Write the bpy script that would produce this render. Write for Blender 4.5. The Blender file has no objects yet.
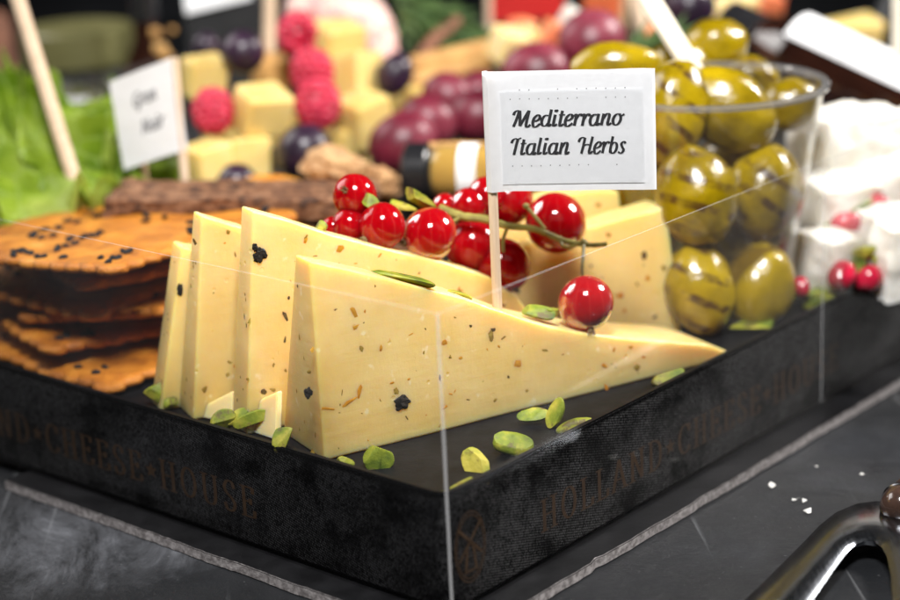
import bpy, bmesh, math, random
from mathutils import Vector, Matrix, noise as mnoise
random.seed(7)
sc = bpy.context.scene
COL = sc.collection
S = 0.001                      # everything below is written in millimetres
V = Vector
PI = math.pi

# ------------------------------------------------------------------ camera
CP = V((-19.2218, -337.2446, 168.8233)); YAW, PITCH, ROLL, F = .0645, .3005, -.0485, 1916.6
fw = V((math.sin(YAW)*math.cos(PITCH), math.cos(YAW)*math.cos(PITCH), -math.sin(PITCH)))
_r = V((math.cos(YAW), -math.sin(YAW), 0)); _u = _r.cross(fw)
CR = _r*math.cos(ROLL) + _u*math.sin(ROLL)
CU = -_r*math.sin(ROLL) + _u*math.cos(ROLL)
cam_d = bpy.data.cameras.new('camera'); cam = bpy.data.objects.new('camera', cam_d); COL.objects.link(cam)
m = Matrix.Identity(4)
for i in range(3):
    m[i][0], m[i][1], m[i][2], m[i][3] = CR[i], CU[i], -fw[i], CP[i]*S
cam.matrix_world = m
cam_d.sensor_width = 36; cam_d.lens = F*36/900
cam_d.clip_start = .01; cam_d.clip_end = 20
cam_d.dof.use_dof = True; cam_d.dof.focus_distance = .400; cam_d.dof.aperture_fstop = 8.6
sc.camera = cam

def ray(x, y): return fw + CR*((x-450)/F) - CU*((y-300)/F)
def onz(x, y, z):              # where the sight line through (x, y) meets the level z
    d = ray(x, y); return CP + d*((z-CP.z)/d.z)
def ond(x, y, D): return CP + ray(x, y)*D
def onplane(x, y, P, n):
    d = ray(x, y); return CP + d*((P-CP).dot(n)/d.dot(n))
def pix(P):
    d = P-CP; z = d.dot(fw); return 450+F*d.dot(CR)/z, 300-F*d.dot(CU)/z
UU = V((-1, 1, 0))/math.sqrt(2); VV = V((1, 1, 0))/math.sqrt(2); ZZ = V((0, 0, 1))
FLOOR = 21.0; TABLE = -2.5; RISER = 42.0

# --------------------------------------------------------------- materials
def nt(name):
    mt = bpy.data.materials.new(name); mt.use_nodes = True
    t = mt.node_tree; return mt, t, t.nodes['Principled BSDF'], t.nodes['Material Output']
def sset(b, **k):
    for a, v in k.items():
        a = a.replace('_', ' ')
        b.inputs[a].default_value = (*v, 1) if isinstance(v, tuple) and len(v) == 3 and 'Radius' not in a else v
def N(t, typ, **k):
    n = t.nodes.new(typ)
    for a, v in k.items():
        if hasattr(n, a) and a not in n.inputs: setattr(n, a, v)
        else: n.inputs[a].default_value = v
    return n
def coords(t, scale=(1, 1, 1), kind='Object', rot=(0, 0, 0)):
    c = N(t, 'ShaderNodeTexCoord'); mp = N(t, 'ShaderNodeMapping'); mp.inputs['Scale'].default_value = scale
    mp.inputs['Rotation'].default_value = rot
    t.links.new(c.outputs[kind], mp.inputs['Vector']); return mp.outputs[0]
def noise(t, vec, scale, detail=4, rough=.55, dist=0):
    n = N(t, 'ShaderNodeTexNoise'); n.inputs['Scale'].default_value = scale; n.inputs['Detail'].default_value = detail
    n.inputs['Roughness'].default_value = rough; n.inputs['Distortion'].default_value = dist
    if vec is not None: t.links.new(vec, n.inputs['Vector'])
    return n.outputs['Fac']
def ramp(t, fac, stops):
    r = N(t, 'ShaderNodeValToRGB'); el = r.color_ramp.elements
    while len(el) < len(stops): el.new(.5)
    for e, (p, c) in zip(el, stops):
        e.position = p; e.color = (*c, 1) if isinstance(c, tuple) else (c, c, c, 1)
    t.links.new(fac, r.inputs[0]); return r.outputs[0]
def bump(t, b, h, strength=.3, dist=.0003, prev=None):
    n = N(t, 'ShaderNodeBump'); n.inputs['Strength'].default_value = strength; n.inputs['Distance'].default_value = dist
    t.links.new(h, n.inputs['Height'])
    if prev is not None: t.links.new(prev, n.inputs['Normal'])
    if b is not None: t.links.new(n.outputs[0], b.inputs['Normal'])
    return n.outputs[0]
def math_(t, op, a, b=None, clamp=False):
    n = N(t, 'ShaderNodeMath', operation=op); n.use_clamp = clamp
    for i, v in enumerate((a, b)):
        if v is None: continue
        if isinstance(v, (int, float)): n.inputs[i].default_value = v
        else: t.links.new(v, n.inputs[i])
    return n.outputs[0]
def mixc(t, fac, a, b):
    n = N(t, 'ShaderNodeMix', data_type='RGBA')
    for i, v in ((0, fac), (6, a), (7, b)):
        if isinstance(v, (int, float)): n.inputs[i].default_value = v
        elif isinstance(v, tuple): n.inputs[i].default_value = (*v, 1)
        else: t.links.new(v, n.inputs[i])
    return n.outputs[2]

def mottled(name, c1, c2, scale=300, rough=.5, bstr=.2, bdist=.0003, lo=.35, hi=.65, sss=0, sssr=(.003, .002, .001), spec=.5, coat=0, bscale=None, c3=None):
    """a surface whose own colour wanders between two or three tones, with a little relief"""
    mt, t, b, o = nt(name); v = coords(t)
    oi = N(t, 'ShaderNodeObjectInfo')
    add = N(t, 'ShaderNodeVectorMath', operation='ADD'); t.links.new(v, add.inputs[0]); t.links.new(oi.outputs['Random'], add.inputs[1])
    v = add.outputs[0]
    f = noise(t, v, scale, 5)
    stops = [(lo, c1), (hi, c2)] if c3 is None else [(lo, c1), ((lo+hi)/2, c2), (hi, c3)]
    t.links.new(ramp(t, f, stops), b.inputs['Base Color'])
    sset(b, Roughness=rough, Specular_IOR_Level=spec, Coat_Weight=coat, Coat_Roughness=.06)
    if sss: sset(b, Subsurface_Weight=sss, Subsurface_Radius=sssr, Subsurface_Scale=1.0)
    if bstr: bump(t, b, noise(t, v, bscale or scale*2.5, 6), bstr, bdist)
    return mt

M = {}
# cheese
def cheese_mat(name, a, b_, rad=(.0030, .0019, .0006), sc_=.9):
    mt, t, b, o = nt(name); v = coords(t)
    f = noise(t, v, 55, 5, .6)
    base = ramp(t, f, [(.3, a), (.7, b_)])
    vo = N(t, 'ShaderNodeTexVoronoi'); vo.inputs['Scale'].default_value = 240; t.links.new(v, vo.inputs['Vector'])
    spots = ramp(t, noise(t, v, 330, 3, .5), [(.66, 0.0), (.74, 1.0)])
    base = mixc(t, math_(t, 'MULTIPLY', spots, .35), base, (.93, .86, .66))
    t.links.new(base, b.inputs['Base Color'])
    sset(b, Roughness=.42, Specular_IOR_Level=.38, Subsurface_Weight=sc_, Subsurface_Radius=rad, Subsurface_Scale=1.0)
    r = noise(t, v, 120, 5, .6); t.links.new(ramp(t, r, [(.3, .33), (.7, .55)]), b.inputs['Roughness'])
    h = bump(t, None, noise(t, v, 90, 6, .65), .35, .0007)
    h = bump(t, None, noise(t, coords(t, (.10, .10, 1)), 420, 5, .65), .30, .0003, h)
    pits = ramp(t, vo.outputs['Distance'], [(.05, 0.0), (.13, 1.0)])
    pits = math_(t, 'MAXIMUM', pits, ramp(t, noise(t, v, 60, 2), [(.50, 1.0), (.56, 0.0)]))
    h = bump(t, None, pits, .55, .0004, h)
    h2 = bump(t, b, noise(t, coords(t, (1, 1, .25)), 900, 4, .6), .25, .0002, h)
    return mt
M['cheese'] = cheese_mat('herb_cheese', (.735, .505, .155), (.80, .615, .275), rad=(.0062, .0040, .0011), sc_=1.0)
M['pale_cheese'] = cheese_mat('pale_cheese', (.78, .60, .27), (.84, .70, .38))
M['cube_cheese'] = cheese_mat('yellow_cheese', (.66, .46, .12), (.76, .60, .26), sc_=.6)
M['feta'] = mottled('white_cheese', (.74, .70, .61), (.83, .81, .76), 110, .6, .5, .0010, sss=.5, sssr=(.003, .0025, .002))
M['pepper'] = mottled('peppercorn_black', (.006, .005, .004), (.022, .017, .013), 900, .7, .6, .0004, spec=.2)
M['zest'] = mottled('orange_zest', (.62, .20, .008), (.78, .36, .03), 700, .6, .2, sss=.4, spec=.15)
M['herb'] = mottled('dried_herb', (.20, .115, .014), (.34, .24, .045), 900, .8, .4, spec=.1)
M['herbd'] = mottled('dark_herb', (.05, .03, .008), (.12, .075, .02), 900, .8, .4, spec=.1)
# currant
mt, t, b, o = nt('currant_skin'); v = coords(t)
vein = N(t, 'ShaderNodeTexWave', bands_direction='Z'); M['currant'] = mt
lw = N(t, 'ShaderNodeTexCoord'); sep = N(t, 'ShaderNodeSeparateXYZ'); t.links.new(lw.outputs['Object'], sep.inputs[0])
ang = math_(t, 'ARCTAN2', sep.outputs[1], sep.outputs[0])
ridg = math_(t, 'ABSOLUTE', math_(t, 'SINE', math_(t, 'MULTIPLY', ang, 6.0)))
veinf = ramp(t, ridg, [(0.0, 1.0), (.22, 0.0)])
col = mixc(t, noise(t, v, 160, 3), (.30, .001, .004), (.44, .003, .008))
col = mixc(t, math_(t, 'MULTIPLY', veinf, .35), col, (.55, .06, .05))
t.links.new(col, b.inputs['Base Color'])
sset(b, Roughness=.09, Transmission_Weight=.30, IOR=1.36, Subsurface_Weight=.85, Subsurface_Radius=(.0075, .0005, .0005), Subsurface_Scale=1.0, Specular_IOR_Level=.5, Coat_Weight=.25, Coat_Roughness=.04)
M['calyx'] = mottled('dry_calyx', (.09, .05, .02), (.22, .15, .06), 900, .8, .5)
M['stem'] = mottled('green_stem', (.13, .10, .022), (.30, .26, .06), 260, .5, .3, sss=.2, sssr=(.001, .001, .0005))
# pistachio
mt, t, b, o = nt('pistachio_kernel'); v = coords(t); oi = N(t, 'ShaderNodeObjectInfo'); M['pist'] = mt
add = N(t, 'ShaderNodeVectorMath', operation='ADD'); t.links.new(v, add.inputs[0]); t.links.new(oi.outputs['Random'], add.inputs[1])
c = ramp(t, noise(t, add.outputs[0], 150, 4), [(.32, (.06, .11, .005)), (.48, (.21, .26, .012)), (.66, (.50, .43, .055))])
skin = ramp(t, noise(t, add.outputs[0], 210, 5, .7), [(.54, 0.0), (.62, 1.0)])
c = mixc(t, math_(t, 'MULTIPLY', skin, .75), c, (.11, .055, .035))
t.links.new(c, b.inputs['Base Color'])
sset(b, Roughness=.55, Subsurface_Weight=.2, Subsurface_Radius=(.0010, .0010, .0003), Subsurface_Scale=1.0)
bump(t, b, noise(t, add.outputs[0], 450, 6, .65), .6, .0006)
# olive with grill marks
def olive(name, grill):
    mt, t, b, o = nt(name); v = coords(t); oi = N(t, 'ShaderNodeObjectInfo')
    add = N(t, 'ShaderNodeVectorMath', operation='ADD'); t.links.new(v, add.inputs[0]); t.links.new(oi.outputs['Random'], add.inputs[1])
    c = ramp(t, noise(t, add.outputs[0], 70, 4, .6), [(.3, (.13, .085, .0015)), (.5, (.27, .185, .002)), (.72, (.40, .28, .004))])
    if grill:
        wv = N(t, 'ShaderNodeTexWave', bands_direction='X'); wv.inputs['Scale'].default_value = 52; wv.inputs['Distortion'].default_value = 1.6
        wv.inputs['Detail'].default_value = 3; wv.inputs['Detail Scale'].default_value = 1.5
        rv = N(t, 'ShaderNodeMapping'); rv.inputs['Rotation'].default_value = (0, 1.05, 0); t.links.new(v, rv.inputs[0]); t.links.new(rv.outputs[0], wv.inputs['Vector'])
        mk = ramp(t, wv.outputs['Fac'], [(.72, 0.0), (.86, 1.0)])
        sep = N(t, 'ShaderNodeSeparateXYZ'); t.links.new(v, sep.inputs[0])
        side = math_(t, 'GREATER_THAN', math_(t, 'ADD', math_(t, 'MULTIPLY', sep.outputs[1], -1.0), math_(t, 'MULTIPLY', noise(t, add.outputs[0], 150, 3), .009)), .0075)
        br = ramp(t, noise(t, add.outputs[0], 260, 4), [(.36, 0.0), (.58, 1.0)])
        fac = math_(t, 'MULTIPLY', math_(t, 'MULTIPLY', mk, side), math_(t, 'MULTIPLY', br, .93))
        c = mixc(t, fac, c, (.060, .026, .008))
    t.links.new(c, b.inputs['Base Color'])
    sset(b, Roughness=.2, Subsurface_Weight=.3, Subsurface_Radius=(.003, .0025, .0005), Subsurface_Scale=1.0, Coat_Weight=.45, Coat_Roughness=.07, Specular_IOR_Level=.5)
    bump(t, b, noise(t, add.outputs[0], 95, 6, .62), .5, .0016)
    return mt
M['olive'] = olive('olive_skin', False); M['olive_grilled'] = olive('grilled_olive_skin', True)
# papers, woods
M['paper'] = mottled('white_paper', (.86, .87, .89), (.88, .89, .91), 500, .7, .12, .0001, spec=.2)
M['ink'] = mottled('black_ink', (.012, .012, .014), (.03, .03, .033), 2500, .7, 0, spec=.2)
mt = mottled('grey_ink', (.16, .16, .17), (.2, .2, .21), 500, .8, 0); M['greyink'] = mt
def wood(name, a, b_, scale=(1, 1, .06)):
    mt, t, b, o = nt(name); v = coords(t, scale); f = noise(t, v, 900, 6, .65)
    t.links.new(ramp(t, f, [(.32, a), (.68, b_)]), b.inputs['Base Color']); sset(b, Roughness=.65, Specular_IOR_Level=.25)
    bump(t, b, f, .4, .0002); return mt
M['wood'] = wood('pale_wood', (.50, .36, .24), (.66, .51, .37))
M['lightwood'] = wood('light_wood', (.72, .64, .50), (.82, .76, .64))
M['tanwood'] = wood('tan_wood', (.36, .23, .12), (.52, .37, .22))
# crackers
mt, t, b, o = nt('baked_cracker'); v = coords(t); M['cracker'] = mt
oi = N(t, 'ShaderNodeObjectInfo'); add = N(t, 'ShaderNodeVectorMath', operation='ADD'); t.links.new(v, add.inputs[0]); t.links.new(oi.outputs['Random'], add.inputs[1])
f = noise(t, add.outputs[0], 110, 6, .65)
c = ramp(t, f, [(.28, (.17, .045, .004)), (.46, (.42, .14, .010)), (.64, (.58, .225, .022)), (.82, (.68, .40, .12))])
t.links.new(c, b.inputs['Base Color']); sset(b, Roughness=.46, Specular_IOR_Level=.4, Subsurface_Weight=.15, Subsurface_Radius=(.001, .0006, .0003), Subsurface_Scale=1.0)
h = bump(t, None, noise(t, add.outputs[0], 260, 6, .7), .8, .0014); bump(t, b, noise(t, add.outputs[0], 1300, 4), .5, .0005, h)
M['seed'] = mottled('black_seed', (.004, .004, .005), (.014, .013, .015), 1200, .6, .5, .0003, spec=.2)
M['crisp'] = mottled('brown_crispbread', (.035, .012, .005), (.17, .068, .026), 260, .65, 1.0, .0016, c3=(.30, .15, .075))
M['biscuit'] = mottled('tan_biscuit', (.42, .21, .06), (.62, .36, .12), 120, .6, .5, .0008)
# fruit and leaves
M['rasp'] = mottled('raspberry_flesh', (.40, .006, .03), (.62, .03, .085), 220, .38, .3, sss=.5, sssr=(.003, .0006, .0008), coat=.15)
M['grape'] = mottled('red_grape_skin', (.060, .003, .010), (.16, .014, .032), 60, .40, .15, sss=.3, sssr=(.004, .0008, .0008), c3=(.25, .05, .075), coat=0)
M['darkgrape'] = mottled('dark_grape_skin', (.010, .006, .014), (.035, .014, .034), 80, .34, .15, coat=0)
M['apricot'] = mottled('dried_apricot', (.55, .20, .018), (.72, .34, .04), 90, .4, .6, .0015, sss=.4)
M['walnut'] = mottled('walnut_flesh', (.38, .19, .075), (.58, .35, .16), 140, .55, .8, .0016)
M['ham'] = mottled('pink_ham', (.78, .42, .40), (.85, .62, .55), 55, .45, .4, .001, sss=.5, c3=(.66, .16, .19))
M['salmon'] = mottled('orange_salmon', (.75, .16, .07), (.82, .33, .14), 70, .45, .3, sss=.4)
M['aril'] = mottled('pomegranate_aril', (.38, .006, .03), (.6, .02, .06), 200, .12, .1, sss=.5, sssr=(.003, .0006, .0008), coat=.6)
mt, t, b, o = nt('lettuce_leaf_surface'); v = coords(t); M['lettuce'] = mt
f = noise(t, v, 38, 5, .6)
c = ramp(t, f, [(.32, (.14, .27, .010)), (.5, (.40, .54, .05)), (.66, (.62, .70, .20))])
vo = N(t, 'ShaderNodeTexVoronoi', feature='DISTANCE_TO_EDGE'); vo.inputs['Scale'].default_value = 110; t.links.new(v, vo.inputs['Vector'])
c = mixc(t, ramp(t, vo.outputs[0], [(.0, .45), (.06, 0.0)]), c, (.55, .66, .26))
t.links.new(c, b.inputs['Base Color']); sset(b, Roughness=.4)
bump(t, b, vo.outputs[0], .5, .002)
tr = N(t, 'ShaderNodeBsdfTranslucent'); t.links.new(c, tr.inputs[0]); mx = N(t, 'ShaderNodeMixShader'); mx.inputs[0].default_value = .35
t.links.new(b.outputs[0], mx.inputs[1]); t.links.new(tr.outputs[0], mx.inputs[2]); t.links.new(mx.outputs[0], o.inputs[0])
M['herbgreen'] = mottled('rosemary_green', (.035, .075, .018), (.10, .17, .05), 160, .5, .3)
M['bark'] = mottled('brown_bark', (.12, .045, .025), (.26, .11, .06), 160, .7, .5)
# plastics and glass
def clear(name, tint=(1, 1, 1), haze=.03, rough=.03, ior=1.28, hazec=(.8, .8, .82), scratch=0.0):
    mt, t, b, o = nt(name); t.nodes.remove(b)
    tr = N(t, 'ShaderNodeBsdfTransparent'); tr.inputs[0].default_value = (*tint, 1)
    gl = N(t, 'ShaderNodeBsdfGlossy'); gl.inputs['Roughness'].default_value = rough
    df = N(t, 'ShaderNodeBsdfDiffuse'); df.inputs[0].default_value = (*hazec, 1)
    lw = N(t, 'ShaderNodeLayerWeight'); lw.inputs[0].default_value = .5; f0 = ((ior-1)/(ior+1))**2
    fr = math_(t, 'ADD', math_(t, 'MULTIPLY', math_(t, 'POWER', lw.outputs['Facing'], 5.0), 1-f0), f0)
    m1 = N(t, 'ShaderNodeMixShader'); m2 = N(t, 'ShaderNodeMixShader')
    v = coords(t)
    hz = haze
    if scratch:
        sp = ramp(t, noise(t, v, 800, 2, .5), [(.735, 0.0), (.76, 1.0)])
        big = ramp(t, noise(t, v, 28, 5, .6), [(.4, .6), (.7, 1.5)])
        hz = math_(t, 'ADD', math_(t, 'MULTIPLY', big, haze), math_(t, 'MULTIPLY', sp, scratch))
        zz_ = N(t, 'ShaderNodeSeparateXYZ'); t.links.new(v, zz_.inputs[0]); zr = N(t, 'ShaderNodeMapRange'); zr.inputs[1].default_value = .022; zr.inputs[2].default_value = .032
        zr.inputs[3].default_value = .08; zr.inputs[4].default_value = 1.0; t.links.new(zz_.outputs[2], zr.inputs[0])  # painted haze stands in for a bright reflection, mostly above the rim
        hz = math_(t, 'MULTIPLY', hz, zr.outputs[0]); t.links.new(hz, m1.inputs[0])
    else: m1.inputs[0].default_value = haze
    t.links.new(tr.outputs[0], m1.inputs[1]); t.links.new(df.outputs[0], m1.inputs[2])
    t.links.new(fr, m2.inputs[0]); t.links.new(m1.outputs[0], m2.inputs[1]); t.links.new(gl.outputs[0], m2.inputs[2])
    t.links.new(m2.outputs[0], o.inputs[0])
    bn = N(t, 'ShaderNodeBump'); bn.inputs['Strength'].default_value = .12; bn.inputs['Distance'].default_value = .001
    t.links.new(noise(t, v, 26, 2), bn.inputs['Height']); t.links.new(bn.outputs[0], gl.inputs['Normal'])
    return mt
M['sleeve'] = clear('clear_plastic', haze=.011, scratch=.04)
M['sleeve_edge'] = clear('clear_plastic_edge', haze=.22, hazec=(.85, .86, .88), rough=.15)
M['cup'] = clear('clear_cup_plastic', haze=.006, rough=.02, ior=1.5)
M['cup_rim'] = clear('clear_cup_rim', tint=(.75, .74, .72), haze=.12, rough=.04, ior=1.9)
M['brine'] = clear('oil_brine', tint=(.93, .86, .62), haze=.22, hazec=(.15, .11, .03), rough=.02, ior=1.2)
M['jarglass'] = clear('jar_glass', tint=(.9, .92, .88), haze=.03, ior=1.5)
M['darkglass'] = mottled('dark_brown_glass', (.010, .004, .003), (.03, .010, .006), 40, .08, 0, coat=1)
M['amber'] = mottled('amber_honey', (.48, .25, .03), (.62, .36, .06), 60, .1, 0, sss=.5, coat=.8)
M['blackcap'] = mottled('black_plastic', (.010, .010, .012), (.018, .018, .02), 200, .28, .05)
M['jarlid'] = mottled('olive_metal_lid', (.10, .095, .035), (.16, .15, .06), 50, .4, .1)
M['pickle'] = mottled('pickled_green', (.06, .065, .010), (.17, .16, .03), 60, .3, .3, coat=.5)
M['redpaper'] = mottled('red_paper', (.72, .006, .004), (.76, .012, .006), 300, .7, .05)
M['orangepaper'] = mottled('orange_paper', (.78, .14, .035), (.8, .18, .05), 300, .7, .05)
M['blackcard'] = mottled('black_card', (.012, .013, .015), (.022, .023, .026), 300, .5, .1)
M['tray'] = mottled('black_tray_card', (.003, .003, .0038), (.0065, .0065, .0078), 260, .5, .25, .0003, spec=.12)
M['handle'] = mottled('brown_handle', (.028, .016, .012), (.07, .04, .03), 120, .16, .1, coat=.8)
M['crumb'] = mottled('white_crumb', (.55, .54, .52), (.68, .67, .64), 600, .7, .5)
# satin ribbon: threads laid out along the ribbon's own length (UV in mm)
mt, t, b, o = nt('black_satin'); M['satin'] = mt
uv = N(t, 'ShaderNodeTexCoord').outputs['UV']
mp = N(t, 'ShaderNodeMapping'); mp.inputs['Rotation'].default_value = (0, 0, .62); mp.inputs['Scale'].default_value = (4.2, 2.0, 1); t.links.new(uv, mp.inputs[0])
vo = N(t, 'ShaderNodeTexVoronoi'); vo.inputs['Scale'].default_value = 1.0; vo.inputs['Randomness'].default_value = .75; t.links.new(mp.outputs[0], vo.inputs['Vector'])
wv = N(t, 'ShaderNodeTexWave', bands_direction='X'); wv.inputs['Scale'].default_value = .5; wv.inputs['Distortion'].default_value = .5; t.links.new(mp.outputs[0], wv.inputs['Vector'])
sepc = N(t, 'ShaderNodeSeparateColor'); t.links.new(vo.outputs['Color'], sepc.inputs[0])
wear = noise(t, uv, .07, 5, .65)
suv = N(t, 'ShaderNodeSeparateXYZ'); t.links.new(uv, suv.inputs[0]); ux, uy = suv.outputs[0], suv.outputs[1]
def ridge(kx, ky):
    return math_(t, 'ABSOLUTE', math_(t, 'SINE', math_(t, 'ADD', math_(t, 'MULTIPLY', ux, kx*PI), math_(t, 'MULTIPLY', uy, ky*PI))))
dots = math_(t, 'POWER', math_(t, 'MULTIPLY', ridge(2.1, .9), ridge(-.5, 1.75)), 1.6)
pick_ = ramp(t, sepc.outputs[0], [(.15, .08), (.95, 1.0)])
glint = math_(t, 'MULTIPLY', math_(t, 'MULTIPLY', dots, pick_), ramp(t, wear, [(.40, .12), (.60, 1.0)]))
t.links.new(mixc(t, glint, (.0006, .0006, .0007), (.16, .16, .17)), b.inputs['Base Color']); t.links.new(math_(t, 'MULTIPLY', math_(t, 'POWER', glint, 1.5), 1.2, True), b.inputs['Metallic'])
t.links.new(ramp(t, sepc.outputs[1], [(0, .34), (1, .46)]), b.inputs['Roughness'])
sset(b, Specular_IOR_Level=.5, Anisotropic=.93)
tg = N(t, 'ShaderNodeTangent', direction_type='UV_MAP'); tg.uv_map = 'uv'; t.links.new(tg.outputs[0], b.inputs['Tangent'])
t.links.new(math_(t, 'ADD', math_(t, 'MULTIPLY', sepc.outputs[2], .07), .215), b.inputs['Anisotropic Rotation'])
t.links.new(math_(t, 'MULTIPLY', glint, 1.6, True), b.inputs['Specular IOR Level'])
h1 = bump(t, None, wv.outputs['Fac'], .12, .00012)
bump(t, b, math_(t, 'ADD', sepc.outputs[2], math_(t, 'MULTIPLY', vo.outputs['Distance'], -1.0)), .14, .00010, h1)
M['foil'] = mottled('dull_copper_print', (.046, .025, .012), (.070, .039, .020), 900, .5, .1, spec=.15)
# steel
mt, t, b, o = nt('brushed_steel'); v = coords(t, (1, .04, 1), rot=(0, 0, .6)); M['steel'] = mt
f = noise(t, v, 1800, 5, .7); t.links.new(ramp(t, f, [(.3, (.30, .32, .36)), (.7, (.36, .38, .42))]), b.inputs['Base Color'])
sset(b, Metallic=1.0, Roughness=.3); t.links.new(ramp(t, f, [(.3, .16), (.7, .24)]), b.inputs['Roughness']); bump(t, b, f, .02, .00005)
# slate table: dark, scratched, chalky brushed patch on the near left
mt, t, b, o = nt('dark_slate'); M['slate'] = mt; v = coords(t)
f = noise(t, v, 9, 8, .65); c = ramp(t, f, [(.3, (.004, .0043, .005)), (.52, (.011, .0118, .0135)), (.70, (.030, .032, .037))])
vs = coords(t, (1, .38, 1), rot=(0, 0, 2.2)); st = noise(t, vs, 60, 10, .74, .5)
sep = N(t, 'ShaderNodeSeparateXYZ'); t.links.new(v, sep.inputs[0])
px, py = sep.outputs[0], sep.outputs[1]
dx = math_(t, 'MULTIPLY', math_(t, 'ADD', px, .080), 1/.050); dy = math_(t, 'MULTIPLY', math_(t, 'ADD', py, .6-.060), 1/.030)
rad = math_(t, 'ADD', math_(t, 'MULTIPLY', dx, dx), math_(t, 'MULTIPLY', dy, dy))
patch = ramp(t, math_(t, 'ADD', rad, math_(t, 'MULTIPLY', noise(t, v, 40, 6, .7), 1.6)), [(.9, 1.0), (1.0, .82), ])
pn = N(t, 'ShaderNodeMapRange'); pn.inputs[1].default_value = 2.3; pn.inputs[2].default_value = 1.2; pn.inputs[3].default_value = 0; pn.inputs[4].default_value = 1
t.links.new(math_(t, 'ADD', rad, math_(t, 'MULTIPLY', noise(t, v, 45, 6, .7), 2.0)), pn.inputs[0])
chalk = math_(t, 'MULTIPLY', pn.outputs[0], ramp(t, st, [(.40, .02), (.54, .40), (.64, 1.0)]))
c = mixc(t, chalk, c, (.135, .14, .157))
sc1 = noise(t, coords(t, (1, .02, 1), rot=(0, 0, -.75)), 330, 3, .5); scr = ramp(t, sc1, [(.64, 0.0), (.70, .55)])
scr = math_(t, 'MULTIPLY', scr, ramp(t, noise(t, v, 30, 3), [(.44, 0.0), (.58, 1.0)]))
c = mixc(t, scr, c, (.16, .165, .175))
dust = ramp(t, noise(t, v, 700, 3, .6), [(.70, 0.0), (.76, .6)]); c = mixc(t, dust, c, (.25, .255, .265))
t.links.new(c, b.inputs['Base Color'])
t.links.new(ramp(t, noise(t, v, 60, 6, .7), [(.3, .34), (.7, .58)]), b.inputs['Roughness']); sset(b, Specular_IOR_Level=.22)
h = bump(t, None, noise(t, v, 55, 8, .7), .5, .0012); h = bump(t, None, st, .12, .0006, h); bump(t, b, noise(t, v, 500, 5, .6), .25, .0003, h)
M['boardtop'] = mottled('black_board_face', (.004, .004, .0045), (.009, .009, .010), 120, .28, .25, .0003, spec=.4)
M['boardcut'] = mottled('grey_cut_edge', (.14, .125, .125), (.25, .23, .23), 900, .75, .35, .0003, c3=(.38, .355, .355))

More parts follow.
